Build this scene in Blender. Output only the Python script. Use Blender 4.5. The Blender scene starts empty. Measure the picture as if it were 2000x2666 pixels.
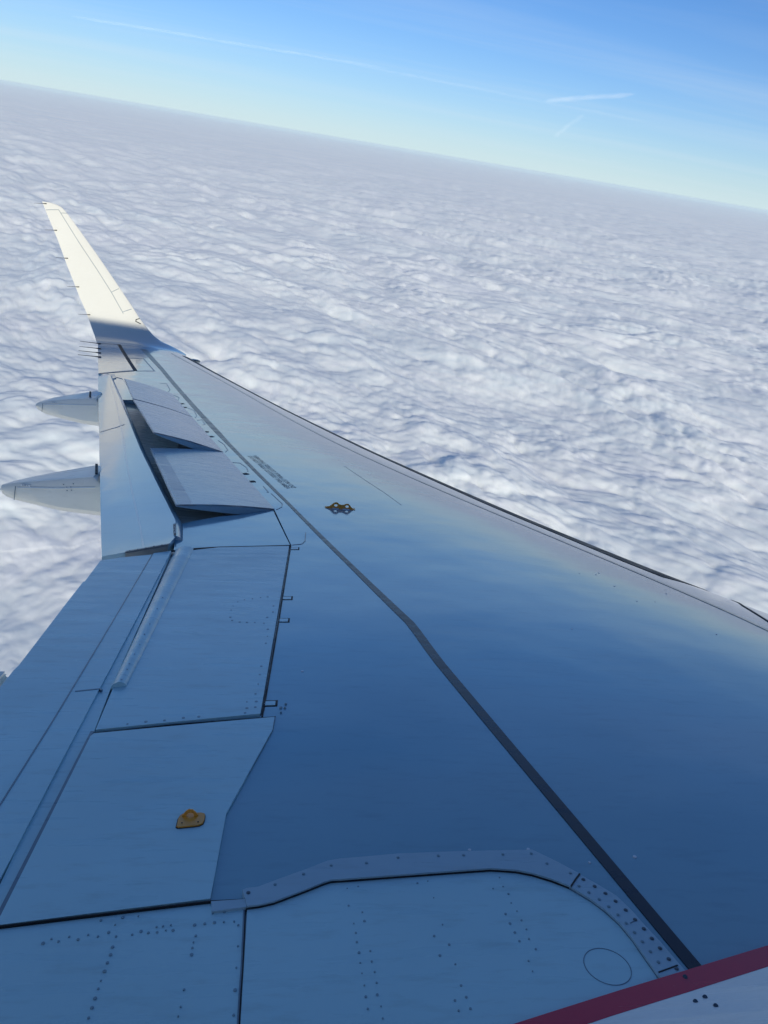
import bpy, bmesh, math, random
import numpy as np
from mathutils import Vector, Matrix
from mathutils.geometry import tessellate_polygon

random.seed(4)
scene = bpy.context.scene
COL = scene.collection
# ------------------------------------------------------------------ tuning values
SUN_E_DEG = -0.3; SUN_A_DEG = 12.0; SUN_POWER = 4.0
SKY_ALT = 2000; SKY_AIR = 1.15; SKY_DUST = 0.3; SKY_OZ = 10.0; SKY_STR = 0.118; EXPO = 0.0
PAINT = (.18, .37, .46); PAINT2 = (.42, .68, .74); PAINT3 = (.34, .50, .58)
NOSE_K = 1.0; FUS_DZ = 0.0
LEGAP = [(-.327, 6.541), (-.36, 6.4), (-.40, 6.2), (-.46, 6.057), (-.489, 5.899), (-.519, 5.705), (-.532, 5.513)]
CL_ROLL = 118; CL_A1 = 26; CL_A2 = 38; CL_A3 = 24; CL_A4 = 8; CL_A5 = 7.5; CL_PX = 1.15; CL_COL = (.975, .965, .885); CL_K = 1.35; CL_SSS = 50
HAZE = 3.2e-6; HAZE_COL = (.88, .99, 1.0)
HZ_H = .075; HZ_A = .85; HZ_COL = (.66, .82, .84); CI_A = 0.22; CI_ROT = 60
SKIN_SEAM = [(-2.802, 8.724), (-2.638, 8.214), (-2.512, 7.835), (-2.412, 7.47)]

# ------------------------------------------------------------------ frame of the aircraft in the world
# aircraft axes: x forward, y outboard over the port wing, z up; the aircraft banks to port
H_CLOUD = 1500.0                      # metres from the aircraft down to the cloud tops
UP = Vector((-0.01599162, -0.34588468, 0.93814074))
FWD = Vector((0.06326854, 0.93603043, 0.34618511))
DIP = math.radians(0.15)
UP = (UP * math.cos(DIP) - FWD * math.sin(DIP)).normalized()
XW = (Vector((1, 0, 0)) - UP * UP.x).normalized()
YW = UP.cross(XW)
M = Matrix((XW, YW, UP)).to_4x4()     # aircraft -> world

# ------------------------------------------------------------------ camera
cam = bpy.data.cameras.new('camera'); co = bpy.data.objects.new('camera', cam); COL.objects.link(co)
cr = Vector((0.984536347, -0.105364747, 0.139951605)); cu = Vector((-0.129866176, 0.097188493, 0.986756897)); cf = Vector((0.117571076, 0.98967301, -0.0820022873))
CAM = Vector((-3.218578, 1.714357, 1.5507))
mc = Matrix(((cr.x, cu.x, -cf.x, CAM.x), (cr.y, cu.y, -cf.y, CAM.y), (cr.z, cu.z, -cf.z, CAM.z), (0, 0, 0, 1)))
co.matrix_world = M @ mc
cam.sensor_fit = 'HORIZONTAL'; cam.sensor_width = 36.0; cam.lens = 1671.05 / 1659 * 36.0
cam.clip_start = 0.05; cam.clip_end = 900000
scene.camera = co

# ------------------------------------------------------------------ sun and sky
SUN_E = math.radians(SUN_E_DEG)
sun_dir = (M.to_3x3() @ Vector((math.sin(math.radians(SUN_A_DEG)), -math.cos(math.radians(SUN_A_DEG)), math.tan(SUN_E)))).normalized()
elev = math.asin(sun_dir.z)
sun = bpy.data.lights.new('sun', 'SUN'); so = bpy.data.objects.new('sun', sun); COL.objects.link(so)
so.rotation_euler = sun_dir.to_track_quat('Z', 'Y').to_euler(); so.location = (0, -20, 30)
sun.energy = SUN_POWER; sun.angle = math.radians(0.53); sun.color = (1.0, 0.95, 0.80)
world = bpy.data.worlds.new('World'); scene.world = world; world.use_nodes = True
wn = world.node_tree.nodes; wl = world.node_tree.links; wn.clear()
wo = wn.new('ShaderNodeOutputWorld'); bg = wn.new('ShaderNodeBackground'); sky = wn.new('ShaderNodeTexSky')
sky.sky_type = 'NISHITA'; sky.sun_disc = False; sky.sun_elevation = elev
sky.sun_rotation = math.atan2(sun_dir.x, sun_dir.y)
sky.altitude = SKY_ALT; sky.air_density = SKY_AIR; sky.dust_density = SKY_DUST; sky.ozone_density = SKY_OZ
bg.inputs['Strength'].default_value = SKY_STR
# thin pale haze low over the horizon and faint cirrus streaks, the same all round
def wmath(op, a, b=None, c=None):
    m_ = wn.new('ShaderNodeMath'); m_.operation = op
    for i_, v_ in enumerate((a, b, c)):
        if v_ is None: continue
        if isinstance(v_, (int, float)): m_.inputs[i_].default_value = v_
        else: wl.new(v_, m_.inputs[i_])
    return m_.outputs[0]
wtc = wn.new('ShaderNodeTexCoord'); wsep = wn.new('ShaderNodeSeparateXYZ'); wl.new(wtc.outputs['Generated'], wsep.inputs[0])
wup = wn.new('ShaderNodeCombineXYZ'); wl.new(wsep.outputs[0], wup.inputs[0]); wl.new(wsep.outputs[1], wup.inputs[1]); wl.new(wmath('MAXIMUM', wsep.outputs[2], 0.004), wup.inputs[2])
wl.new(wup.outputs[0], sky.inputs[0])
zc = wmath('MAXIMUM', wsep.outputs[2], 0.0)
hz = wmath('MULTIPLY', wmath('EXPONENT', wmath('MULTIPLY', zc, -1.0 / HZ_H)), HZ_A)
mixh = wn.new('ShaderNodeMix'); mixh.data_type = 'RGBA'; wl.new(hz, mixh.inputs[0]); wl.new(sky.outputs[0], mixh.inputs[6]); mixh.inputs[7].default_value = tuple(c / SKY_STR for c in HZ_COL) + (1,)
zd = wmath('ADD', zc, 0.05); wcomb = wn.new('ShaderNodeCombineXYZ'); wl.new(wmath('DIVIDE', wsep.outputs[0], zd), wcomb.inputs[0]); wl.new(wmath('DIVIDE', wsep.outputs[1], zd), wcomb.inputs[1])
wmap = wn.new('ShaderNodeMapping'); wmap.inputs['Rotation'].default_value = (0, 0, math.radians(CI_ROT)); wmap.inputs['Scale'].default_value = (.10, .75, 1); wl.new(wcomb.outputs[0], wmap.inputs[0])
wnz = wn.new('ShaderNodeTexNoise'); wnz.inputs['Scale'].default_value = 1.3; wnz.inputs['Detail'].default_value = 9; wnz.inputs['Roughness'].default_value = .58; wnz.inputs['Distortion'].default_value = .5; wl.new(wmap.outputs[0], wnz.inputs[0])
wmr = wn.new('ShaderNodeMapRange'); wmr.inputs[1].default_value = .46; wmr.inputs[2].default_value = .80; wmr.inputs[3].default_value = 0; wmr.inputs[4].default_value = CI_A; wl.new(wnz.outputs[0], wmr.inputs[0])
mixc = wn.new('ShaderNodeMix'); mixc.data_type = 'RGBA'; wl.new(wmr.outputs[0], mixc.inputs[0]); wl.new(mixh.outputs[2], mixc.inputs[6]); mixc.inputs[7].default_value = tuple(c / SKY_STR for c in (.72, .82, .91)) + (1,)
wl.new(mixc.outputs[2], bg.inputs['Color']); wl.new(bg.outputs[0], wo.inputs['Surface'])
scene.view_settings.view_transform = 'Standard'; scene.view_settings.look = 'None'
scene.view_settings.exposure = EXPO; scene.view_settings.gamma = 1.0
scene.view_settings.use_curve_mapping = False
scene.cycles.volume_bounces = 1
scene.cycles.max_bounces = 8
D = {
    'ground_spoiler': [[-3.827,6.093],[-3.735,6.12],[-3.2,6.271],[-3.229,4.265],[-3.738,4.15],[-3.759,4.451]],
    'tube': [[-3.83,6.097],[-3.737,6.132],[-3.714,4.459],[-3.764,4.451]],
    'inner_panel': [[-3.736,4.134],[-3.182,4.252],[-3.185,4.162],[-3.286,3.716],[-3.285,3.394],[-3.709,3.328],[-3.736,3.325],[-3.721,3.346],[-3.721,3.36],[-3.741,4.117]],
    'flap_aft': [[-3.943,6.029],[-4.096,5.957],[-4.182,5.901],[-4.17,5.577],[-4.176,5.573],[-4.165,5.231],[-4.163,5.197],[-4.139,4.632],[-4.142,4.592],[-4.129,4.214],[-4.102,3.859],[-4.042,3.658],[-3.879,3.58],[-3.883,3.786],[-3.891,4.215]],
    'flap_mid': [[-3.851,6.087],[-3.936,6.038],[-3.888,4.215],[-3.879,3.779],[-3.875,3.587],[-3.86,3.441],[-3.77,3.342],[-3.768,3.483],[-3.785,3.949],[-3.794,4.215]],
    'flap_fore': [[-3.832,6.093],[-3.843,6.088],[-3.79,4.215],[-3.781,3.949],[-3.764,3.474],[-3.766,3.338],[-3.734,3.323],[-3.723,3.346],[-3.723,3.36],[-3.745,4.12],[-3.741,4.14],[-3.766,4.447]],
    'root_panel_left': [[-3.707,3.321],[-3.284,3.386],[-3.207,3.391],[-3.204,3.369],[-3.191,3.081],[-3.187,2.997],[-3.606,3.015],[-3.76,3.315]],
    'root_panel_right': [[-3.202,3.367],[-3.176,3.37],[-3.144,3.38],[-3.074,3.417],[-3.032,3.441],[-3.014,3.449],[-2.988,3.451],[-2.622,3.488],[-2.598,3.486],[-2.559,3.482],[-2.521,3.471],[-2.478,3.45],[-2.441,3.426],[-2.403,3.384],[-2.381,3.349],[-2.362,3.308],[-2.351,3.261],[-2.345,3.214],[-2.338,3.158],[-2.438,3.12],[-2.628,3.062],[-2.779,3.017],[-2.869,2.985],[-3.184,2.997],[-3.189,3.08],[-3.201,3.366]],
    'strap_a': [[-3.209,3.394],[-3.217,3.42],[-3.208,3.425],[-3.181,3.43],[-3.14,3.453],[-3.075,3.487],[-3.022,3.518],[-2.994,3.525],[-2.93,3.533],[-2.846,3.544],[-2.703,3.553],[-2.498,3.561],[-2.495,3.561],[-2.448,3.519],[-2.402,3.473],[-2.418,3.452],[-2.438,3.426],[-2.477,3.452],[-2.52,3.473],[-2.558,3.484],[-2.598,3.488],[-2.622,3.49],[-2.809,3.471],[-2.988,3.453],[-3.014,3.451],[-3.032,3.443],[-3.074,3.419],[-3.144,3.382],[-3.177,3.372],[-3.202,3.368]],
    'strap_b': [[-2.401,3.472],[-2.368,3.436],[-2.335,3.396],[-2.318,3.35],[-2.305,3.299],[-2.292,3.255],[-2.283,3.214],[-2.273,3.173],[-2.337,3.156],[-2.337,3.159],[-2.345,3.215],[-2.351,3.262],[-2.362,3.309],[-2.38,3.35],[-2.403,3.386],[-2.437,3.425],[-2.417,3.451]],
    'strap_b_tail': [[-2.273,3.173],[-2.27,3.152],[-2.333,3.13],[-2.336,3.157]],
    'small_strip': [[-3.283,3.388],[-3.206,3.394],[-3.203,3.369],[-3.253,3.361],[-3.277,3.357]],
    'red_top': [[-2.869,2.985],[-2.779,3.016],[-2.628,3.062],[-2.438,3.12],[-2.248,3.176],[-2.045,3.237],[-1.918,3.275],[-1.692,3.343]],
    'red_bot': [[-2.735,2.981],[-2.48,3.06],[-2.301,3.112],[-2.081,3.178],[-1.918,3.226],[-1.697,3.291]],
    'circle_c': [[-2.437,3.192]],
    'circle_e': [[-2.481,3.204],[-2.417,3.243],[-2.389,3.19],[-2.445,3.144]],
    'stripe_l': [[-6.257,16.162],[-6.234,16.179],[-5.497,14.051],[-4.883,12.192],[-4.104,9.797],[-3.859,9.07],[-3.261,7.242],[-2.883,5.998],[-2.636,5.136],[-2.575,4.754],[-2.355,3.684],[-2.253,3.175],[-2.234,3.088]],
    'stripe_r': [[-6.229,16.326],[-6.209,16.299],[-5.508,14.302],[-4.867,12.339],[-4.058,9.846],[-3.88,9.261],[-3.237,7.248],[-2.852,6.003],[-2.594,5.141],[-2.534,4.757],[-2.318,3.685],[-2.22,3.185],[-2.205,3.097]],
    'le_stripe': [[-6.238,17.109],[-5.631,15.937],[-4.854,14.495],[-4.194,12.927],[-3.743,11.972],[-3.362,11.196],[-3.092,10.627],[-2.663,9.523],[-2.252,8.717],[-1.858,7.969],[-1.814,8.195],[-1.403,7.337],[-1.066,6.697],[-0.939,6.173],[-0.768,5.819],[-0.651,5.497],[-0.623,5.376]],
    'black_in': [[-5.308,15.664],[-5.238,15.626],[-4.59,14.206],[-3.905,13.028],[-3.38,11.811],[-2.943,10.815],[-2.276,9.365],[-1.756,8.49],[-1.772,8.408],[-1.347,7.525],[-1.09,6.986],[-0.929,6.703],[-0.839,6.547]],
    'le_gap': [[-0.327,6.941],[-0.27,6.834],[-0.221,6.717],[-0.489,6.057],[-0.489,5.899],[-0.519,5.705],[-0.532,5.513]],
    'seam_v': [[-3.205,3.365],[-3.201,3.296],[-3.196,3.205],[-3.194,3.142],[-3.191,3.08],[-3.188,3.031]],
    'seam_hinge': [[-3.197,6.285],[-3.208,5.464],[-3.212,5.118],[-3.22,4.618],[-3.227,4.256]],
    'brackets': [[-3.192,6.22],[-3.146,6.227],[-3.206,5.411],[-3.159,5.416],[-3.211,5.127],[-3.164,5.131],[-3.224,4.35],[-3.18,4.354]],
    'hinge': [[-3.333,7.052],[-3.897,8.835],[-4.436,10.495],[-4.932,11.987]],
    'aft_boundary': [[-3.198,6.285]],
    'outer_misc': [[-6.183,13.247],[-6.039,13.222],[-5.986,13.326],[-5.878,12.998],[-5.911,12.816],[-5.748,12.918],[-5.315,11.527],[-5.434,11.368],[-5.9,12.819]],
    'aileron_px': [[-7.078,16.441],[-6.766,16.685],[-5.799,13.772],[-6.194,13.288]],
    'ail_box': [[-6.168,14.862],[-5.965,15.058],[-5.528,13.897],[-5.771,13.695]],
    'flap_te': [[-6.183,13.247],[-5.107,9.329],[-4.572,7.372],[-4.202,6.01]],
    'flap_ridge': [[-6.014,13.124],[-5.389,11.216],[-5.004,10.014],[-4.598,8.7],[-4.229,7.557],[-4.053,7.015],[-3.923,6.608],[-3.854,6.251]],
    'flap_line': [[-5.99,13.033],[-5.409,11.119],[-4.937,9.482],[-4.584,8.179],[-4.333,7.283],[-4.109,6.504],[-4.0,6.082]],
    'spC_strip': [[-4.282,7.995],[-3.886,6.774]],
    'sp_Ci': [[-3.337,7.064,1.024],[-3.954,6.765,0.996]],
    'sp_Co': [[-3.897,8.835,1.302],[-4.48,8.519,1.26]],
    'sp_Co2': [[-3.897,8.835,1.302],[-4.375,8.141,1.198]],
    'sp_Bi': [[-3.897,8.835,1.302],[-4.492,8.644,1.398]],
    'sp_Bo': [[-4.436,10.495,1.583],[-5.047,10.33,1.68]],
    'sp_Ai': [[-4.436,10.495,1.583],[-5.063,10.356,1.689]],
    'sp_Ao': [[-4.932,11.987,1.851],[-5.506,11.847,1.945]],
    'rope': [[-3.371,3.663]],
    'rope_w': [[-3.403,3.652],[-3.342,3.663],[-3.341,3.706],[-3.407,3.698]],
    'lift': [[-2.976,7.213],[-2.787,7.216],[-2.88,7.215]],
    'text_lo': [[-3.681,8.769],[-3.281,7.669],[-3.625,8.809]],
    'text_hi': [[-3.207,7.72],[-3.598,8.84]],
    'dots': [[-4.706,11.322],[-4.672,11.348],[-4.624,11.095],[-4.597,11.109],[-4.189,9.756],[-4.153,9.756],[-4.111,9.517],[-4.083,9.548],[-3.643,8.067],[-3.61,8.095],[-3.571,7.828],[-3.532,7.847]],
    'squig1': [[-4.89,11.912],[-4.797,11.749],[-4.768,11.458],[-4.709,11.34]],
    'squig2': [[-4.573,11.073],[-4.484,10.934],[-4.406,10.619],[-4.401,10.496]],
    'squig3': [[-4.357,10.351],[-4.318,10.409],[-4.247,10.162],[-4.261,10.118]],
    'squig4': [[-4.01,9.37],[-3.935,9.207],[-3.87,8.958],[-3.882,8.867]],
    'squig5': [[-3.775,8.466],[-3.709,8.461],[-3.639,8.306],[-3.616,8.168]],
    'squig6': [[-3.457,7.703],[-3.408,7.534],[-3.421,7.53]],
    'squig7': [[-3.385,7.5],[-3.291,7.226],[-3.292,7.138],[-3.324,7.063]],
    'squig8': [[-3.651,6.452],[-3.586,6.429],[-3.614,6.379],[-3.616,6.348]],
    'squig9': [[-3.595,6.313],[-3.619,6.247]],
    'squig10': [[-5.237,12.757],[-5.158,12.802],[-5.01,12.291],[-5.001,12.072]],
    'squig11': [[-3.115,6.56],[-3.116,6.379],[-3.134,6.319],[-3.189,6.291]],
    'seam_box': [[-3.739,6.15],[-3.598,6.202],[-3.45,6.233],[-3.195,6.293]],
    'riv_root': [[-3.608,3.282],[-3.595,3.293],[-3.579,3.286],[-3.561,3.298],[-3.541,3.29],[-3.524,3.302],[-3.503,3.297],[-3.484,3.308],[-3.466,3.296],[-3.509,3.343],[-3.465,3.35],[-3.433,3.353],[-3.476,3.329],[-3.434,3.3],[-3.418,3.309],[-3.402,3.304],[-3.388,3.32],[-3.375,3.322],[-3.359,3.325],[-3.384,3.305],[-3.367,3.31],[-3.352,3.31],[-3.466,3.267],[-3.465,3.247],[-3.466,3.226],[-3.466,3.205],[-3.467,3.182],[-3.467,3.163],[-3.467,3.141],[-3.467,3.12],[-3.467,3.098],[-3.309,3.324],[-3.288,3.327],[-3.268,3.33],[-3.248,3.331],[-3.226,3.332],[-3.302,3.293],[-3.304,3.275],[-3.304,3.26],[-3.303,3.242],[-3.304,3.155],[-3.304,3.116],[-3.305,3.095],[-3.275,3.357],[-3.25,3.361],[-3.216,3.321],[-3.211,3.262],[-3.209,3.206],[-3.206,3.151],[-3.203,3.094],[-3.219,3.374],[-3.242,3.391],[-2.976,3.431],[-2.95,3.437],[-2.808,3.447],[-2.782,3.454],[-2.776,3.398],[-2.975,3.375],[-2.945,3.354],[-2.942,3.327],[-2.966,3.32],[-2.963,3.293],[-2.962,3.267],[-2.935,3.242],[-2.959,3.238],[-2.934,3.214],[-2.958,3.211],[-2.93,3.187],[-2.956,3.184],[-2.928,3.16],[-2.953,3.154],[-2.929,3.131],[-2.952,3.127],[-2.95,3.099],[-2.924,3.104],[-2.923,3.077],[-2.603,3.466],[-2.602,3.435],[-2.628,3.428],[-2.595,3.41],[-2.596,3.38],[-2.589,3.354],[-2.618,3.345],[-2.586,3.325],[-2.615,3.316],[-2.582,3.298],[-2.611,3.289],[-2.584,3.27],[-2.607,3.264],[-2.577,3.241],[-2.602,3.209],[-2.601,3.182],[-2.769,3.314],[-2.793,3.281],[-2.764,3.256],[-2.789,3.227],[-2.76,3.203],[-2.758,3.149],[-2.753,3.121],[-2.777,3.114],[-2.75,3.094],[-2.774,3.09]],
    'riv_spoiler': [[-3.279,5.412],[-3.311,5.398],[-3.348,5.379],[-3.384,5.361],[-3.412,5.331],[-3.428,5.278],[-3.431,5.225],[-3.426,5.138],[-3.414,5.101],[-3.38,5.085],[-3.349,5.083],[-3.315,5.086],[-3.275,5.08],[-3.245,5.293],[-3.243,5.217],[-3.265,5.15],[-3.254,5.013],[-3.251,4.936],[-3.253,4.863],[-3.256,4.644],[-3.257,4.57],[-3.257,4.491],[-3.261,4.414],[-3.286,4.353],[-3.254,4.357],[-3.282,4.308],[-3.254,4.316],[-3.649,4.193],[-3.595,4.209],[-3.538,4.218],[-3.481,4.236],[-3.433,4.245],[-3.285,4.275],[-3.154,4.319],[-3.168,4.319],[-3.152,4.347],[-3.166,4.285]],
    'riv_tube': [[-3.749,4.996],[-3.748,4.886],[-3.744,4.783],[-3.744,4.692],[-3.743,4.605],[-3.74,4.558],[-3.74,4.473],[-3.754,5.174],[-3.757,5.316]],
    'strap_screws_a': [[-3.203,3.409],[-3.144,3.435],[-3.079,3.47],[-3.013,3.5],[-2.927,3.508],[-2.847,3.528],[-2.745,3.535],[-2.68,3.537],[-2.578,3.541],[-2.503,3.545],[-2.473,3.507],[-2.424,3.472]],
    'strap_screws_b': [[-2.398,3.451],[-2.378,3.427],[-2.36,3.403],[-2.345,3.377],[-2.332,3.348],[-2.322,3.318],[-2.313,3.29],[-2.307,3.261],[-2.301,3.233],[-2.295,3.203],[-2.29,3.177],[-2.417,3.428],[-2.4,3.406],[-2.383,3.383],[-2.369,3.359],[-2.357,3.333],[-2.348,3.307],[-2.34,3.279],[-2.333,3.252],[-2.327,3.224],[-2.322,3.195]],
    'fair_screws': [[-2.285,3.15],[-2.272,3.093],[-2.266,3.064],[-2.298,3.082]],
    'w_te': [[-7.071,-0.085],[-7.237,0.383],[-7.408,0.722],[-7.547,0.981],[-7.697,1.221],[-7.857,1.508],[-8.047,1.84],[-8.312,2.336],[-8.471,2.607],[-8.631,2.879],[-8.747,3.084]],
    'w_le': [[-5.564,0.264],[-5.804,0.399],[-6.016,0.497],[-6.219,0.65],[-6.41,0.851],[-6.542,0.989],[-6.733,1.224],[-7.113,1.669],[-7.521,2.138],[-7.928,2.587],[-8.145,2.822],[-8.239,2.919],[-8.331,3.006],[-8.451,3.067],[-8.609,3.1],[-8.747,3.084]],
    'w_line': [[-8.64,2.922],[-8.41,2.963],[-8.155,2.644],[-7.874,2.296],[-7.49,1.846],[-7.159,1.44],[-6.849,1.021]],
    'w_line2': [[-8.355,2.903],[-8.25,2.922]],
    'w_line3': [[-7.144,1.417],[-7.023,1.526]],
    'w_line4': [[-6.871,1.049],[-6.72,1.147]],
    'w_shadow': [[-7.374,0.67],[-7.181,0.849],[-6.887,0.991],[-6.659,1.041]],
    'w_wicks': [[-8.65,3.032],[-8.886,3.026],[-8.356,2.509],[-8.59,2.5],[-8.049,1.965],[-8.28,1.963],[-7.74,1.415],[-7.966,1.411],[-7.439,0.885],[-7.665,0.882]],
    'w_notch': [[-6.542,0.989],[-6.576,0.935],[-6.567,0.886],[-6.477,0.865]],
    'a_wicks': [[-6.948,16.375],[-6.836,15.779],[-6.704,15.294],[-6.573,14.846]],
    'f1': {"y":11.416,"edge":[[-6.4,1.504],[-6.251,1.547],[-6.016,1.602],[-5.672,1.667]],"bot":[[-6.392,1.422],[-6.357,1.407],[-6.289,1.389],[-6.071,1.358],[-5.853,1.334],[-5.636,1.337]],"top":[[-6.519,1.51],[-6.285,1.597],[-5.908,1.715],[-5.772,1.757]]},
    'f2': {"y":7.806,"edge":[[-5.413,0.876],[-5.245,0.918],[-4.997,0.969],[-4.688,1.038]],"bot":[[-5.404,0.786],[-5.374,0.774],[-5.297,0.76],[-4.972,0.723],[-4.654,0.725]],"top":[[-5.564,0.831],[-5.474,0.867],[-5.143,0.983],[-4.799,1.093]]},
    'f3': [[-4.185,4.582],[-4.158,4.596],[-4.144,4.588],[-4.137,4.456]],
    'plate_out': [[-3.407,3.66],[-3.407,3.669],[-3.407,3.687],[-3.406,3.698],[-3.402,3.71],[-3.388,3.711],[-3.36,3.713],[-3.344,3.713],[-3.34,3.707],[-3.338,3.684],[-3.34,3.668],[-3.346,3.66],[-3.402,3.651]],
    'loop_base': [[-3.403,3.697],[-3.36,3.704]],
    'rope_screws': [[-3.395,3.668],[-3.352,3.674]],
    'flap_joint': [[-5.16,9.558],[-5.084,9.654],[-4.997,9.795]],
    'flap_joint_white': [[-5.07,9.669],[-5.003,9.794]],
    'flap_bracket': [[-3.918,6.497],[-3.901,6.499],[-3.865,6.296],[-3.879,6.3]],
    'gusset_edge': [[-3.341,7.052],[-3.52,6.909],[-3.68,6.834],[-3.826,6.707],[-3.919,6.608]],
    'specks': [[-2.655,3.576],[-2.499,3.58],[-2.352,3.53],[-2.221,3.554],[-3.099,4.615],[-1.465,6.164],[-1.355,6.178],[-1.317,6.231],[-1.29,5.722],[-1.172,5.747],[-1.004,5.962],[-1.839,5.195],[-1.32,5.97],[-1.055,5.296]],
    'redge_end': [[-2.239,3.279],[-2.234,3.261]],
}
# ------------------------------------------------------------------ wing surface (metres, aircraft frame)
_cy = np.array([0, 4.6, 5.4, 6.2, 6.8, 8, 10, 12, 14, 16.6, 18]); _co = np.array([.55, .16, .06, -.06, -.12, -.184, -.205, -.169, -.114, -.071, -.07])
def LE(y): return -0.52 * (y - 6) + np.interp(y, _cy, _co)
def TE(y):
    t = np.asarray(y, float) - 6.0; k = 0.35
    return -4.2 - 0.02 * t - 0.256 * (k * np.log1p(np.exp(np.clip(t / k, -40, 40))))
def zz(y): return 0.105 * y + 1.053 * (np.clip(y, 0, 99) / 17.2) ** 2
def Tf(xi):
    xi = np.clip(xi, 0, 1); return 0.45 * (.2969 * np.sqrt(xi) - .126 * xi - .3516 * xi ** 2 + .2843 * xi ** 3 - .1036 * xi ** 4)
def S(x, y):
    le = LE(y); c = le - TE(y); return zz(y) + c * Tf((le - x) / c)
def Sn(x, y, e=.02):
    dx = float(S(x + e, y) - S(x - e, y)) / (2 * e); dy = float(S(x, y + e) - S(x, y - e)) / (2 * e)
    return Vector((-dx, -dy, 1)).normalized()

# ------------------------------------------------------------------ materials
def new_mat(name):
    m = bpy.data.materials.new(name); m.use_nodes = True
    return m, m.node_tree.nodes, m.node_tree.links, m.node_tree.nodes['Principled BSDF']
def paint(name, col, rough=.16, coat=.6, var=.10, streak=.5, dirt=.2, metallic=0.0, bump=.0, spec=.5):
    """gloss paint with slight tone drift, chordwise wipe streaks in the gloss and faint grime"""
    m, n, l, p = new_mat(name)
    tc = n.new('ShaderNodeTexCoord')
    mp = n.new('ShaderNodeMapping'); mp.inputs['Scale'].default_value = (1.2, 9.0, 1.2); l.new(tc.outputs['Object'], mp.inputs[0])
    ns = n.new('ShaderNodeTexNoise'); ns.inputs['Scale'].default_value = 3.0; ns.inputs['Detail'].default_value = 5; l.new(mp.outputs[0], ns.inputs[0])
    n2 = n.new('ShaderNodeTexNoise'); n2.inputs['Scale'].default_value = 0.9; n2.inputs['Detail'].default_value = 4; l.new(tc.outputs['Object'], n2.inputs[0])
    r = n.new('ShaderNodeMapRange'); r.inputs[3].default_value = rough * (1 - streak * .5); r.inputs[4].default_value = rough * (1 + streak * .8)
    r.inputs[1].default_value = .3; r.inputs[2].default_value = .7
    l.new(ns.outputs[0], r.inputs[0]); l.new(r.outputs[0], p.inputs['Roughness'])
    cr_ = n.new('ShaderNodeValToRGB'); e = cr_.color_ramp.elements
    e[0].position = .3; e[1].position = .7
    e[0].color = tuple(c * (1 - var) for c in col) + (1,); e[1].color = tuple(min(1, c * (1 + var)) for c in col) + (1,)
    l.new(n2.outputs[0], cr_.inputs[0])
    mx = n.new('ShaderNodeMix'); mx.data_type = 'RGBA'; mx.blend_type = 'MULTIPLY'
    n3 = n.new('ShaderNodeTexNoise'); n3.inputs['Scale'].default_value = 14; n3.inputs['Detail'].default_value = 8; n3.inputs['Roughness'].default_value = .65
    mp3 = n.new('ShaderNodeMapping'); mp3.inputs['Scale'].default_value = (.5, 2.2, 1); l.new(tc.outputs['Object'], mp3.inputs[0]); l.new(mp3.outputs[0], n3.inputs[0])
    rr = n.new('ShaderNodeMapRange'); rr.inputs[1].default_value = .52; rr.inputs[2].default_value = .8; rr.inputs[3].default_value = 0; rr.inputs[4].default_value = dirt
    l.new(n3.outputs[0], rr.inputs[0]); l.new(rr.outputs[0], mx.inputs[0]); l.new(cr_.outputs[0], mx.inputs[6]); mx.inputs[7].default_value = (.35, .33, .3, 1)
    l.new(mx.outputs[2], p.inputs['Base Color'])
    p.inputs['Coat Weight'].default_value = coat; p.inputs['Coat Roughness'].default_value = rough * .6
    p.inputs['Metallic'].default_value = metallic; p.inputs['Specular IOR Level'].default_value = spec
    if bump:
        b = n.new('ShaderNodeBump'); b.inputs['Strength'].default_value = bump; b.inputs['Distance'].default_value = .01
        n4 = n.new('ShaderNodeTexNoise'); n4.inputs['Scale'].default_value = 2.2; n4.inputs['Detail'].default_value = 1.5; l.new(tc.outputs['Object'], n4.inputs[0])
        l.new(n4.outputs[0], b.inputs['Height']); l.new(b.outputs[0], p.inputs['Normal']); l.new(b.outputs[0], p.inputs['Coat Normal'])
    return m
MT = {}
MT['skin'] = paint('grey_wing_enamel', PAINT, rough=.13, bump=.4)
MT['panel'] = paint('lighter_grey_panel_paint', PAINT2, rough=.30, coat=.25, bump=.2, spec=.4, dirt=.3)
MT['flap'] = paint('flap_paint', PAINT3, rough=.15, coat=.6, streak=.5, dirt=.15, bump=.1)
MT['spoiler'] = paint('spoiler_paint', PAINT3, rough=.24, coat=.3, streak=.35, dirt=.12)
MT['spoiler_edge'] = paint('spoiler_edge_paint', (.5, .52, .53), rough=.3, coat=.2)
MT['white'] = paint('winglet_white_paint', (.74, .725, .65), rough=.2, var=.02, dirt=.05)
MT['fairing'] = paint('fairing_paint', (.93, .88, .76), rough=.32, coat=.2, var=.03)
MT['bodywhite'] = paint('fuselage_fairing_paint', (.62, .63, .63), rough=.25)
MT['cove'] = paint('cove_primer', (.55, .55, .50), rough=.2, coat=.3, streak=.8, dirt=.5)
MT['strap'] = paint('strap_paint', (.33, .49, .57), rough=.3, coat=.25)
MT['stripe'] = paint('walkway_stripe_paint', (.004, .014, .032), rough=.28, coat=.16, dirt=.0, spec=.3)
MT['lestripe'] = paint('thin_stripe_paint', (.16, .2, .2), rough=.25, dirt=.05)
MT['red'] = paint('red_stripe_paint', (.56, .012, .05), rough=.22, coat=.5, dirt=.05)
MT['gap'] = paint('dark_gap_sealant', (.018, .022, .028), rough=.55, coat=0, dirt=0, spec=.2)
MT['seam'] = paint('seam_sealant', (.12, .19, .25), rough=.3, coat=.3, spec=.4)
MT['light_seam'] = paint('light_seam', (.62, .68, .72), rough=.2, coat=.5)
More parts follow.
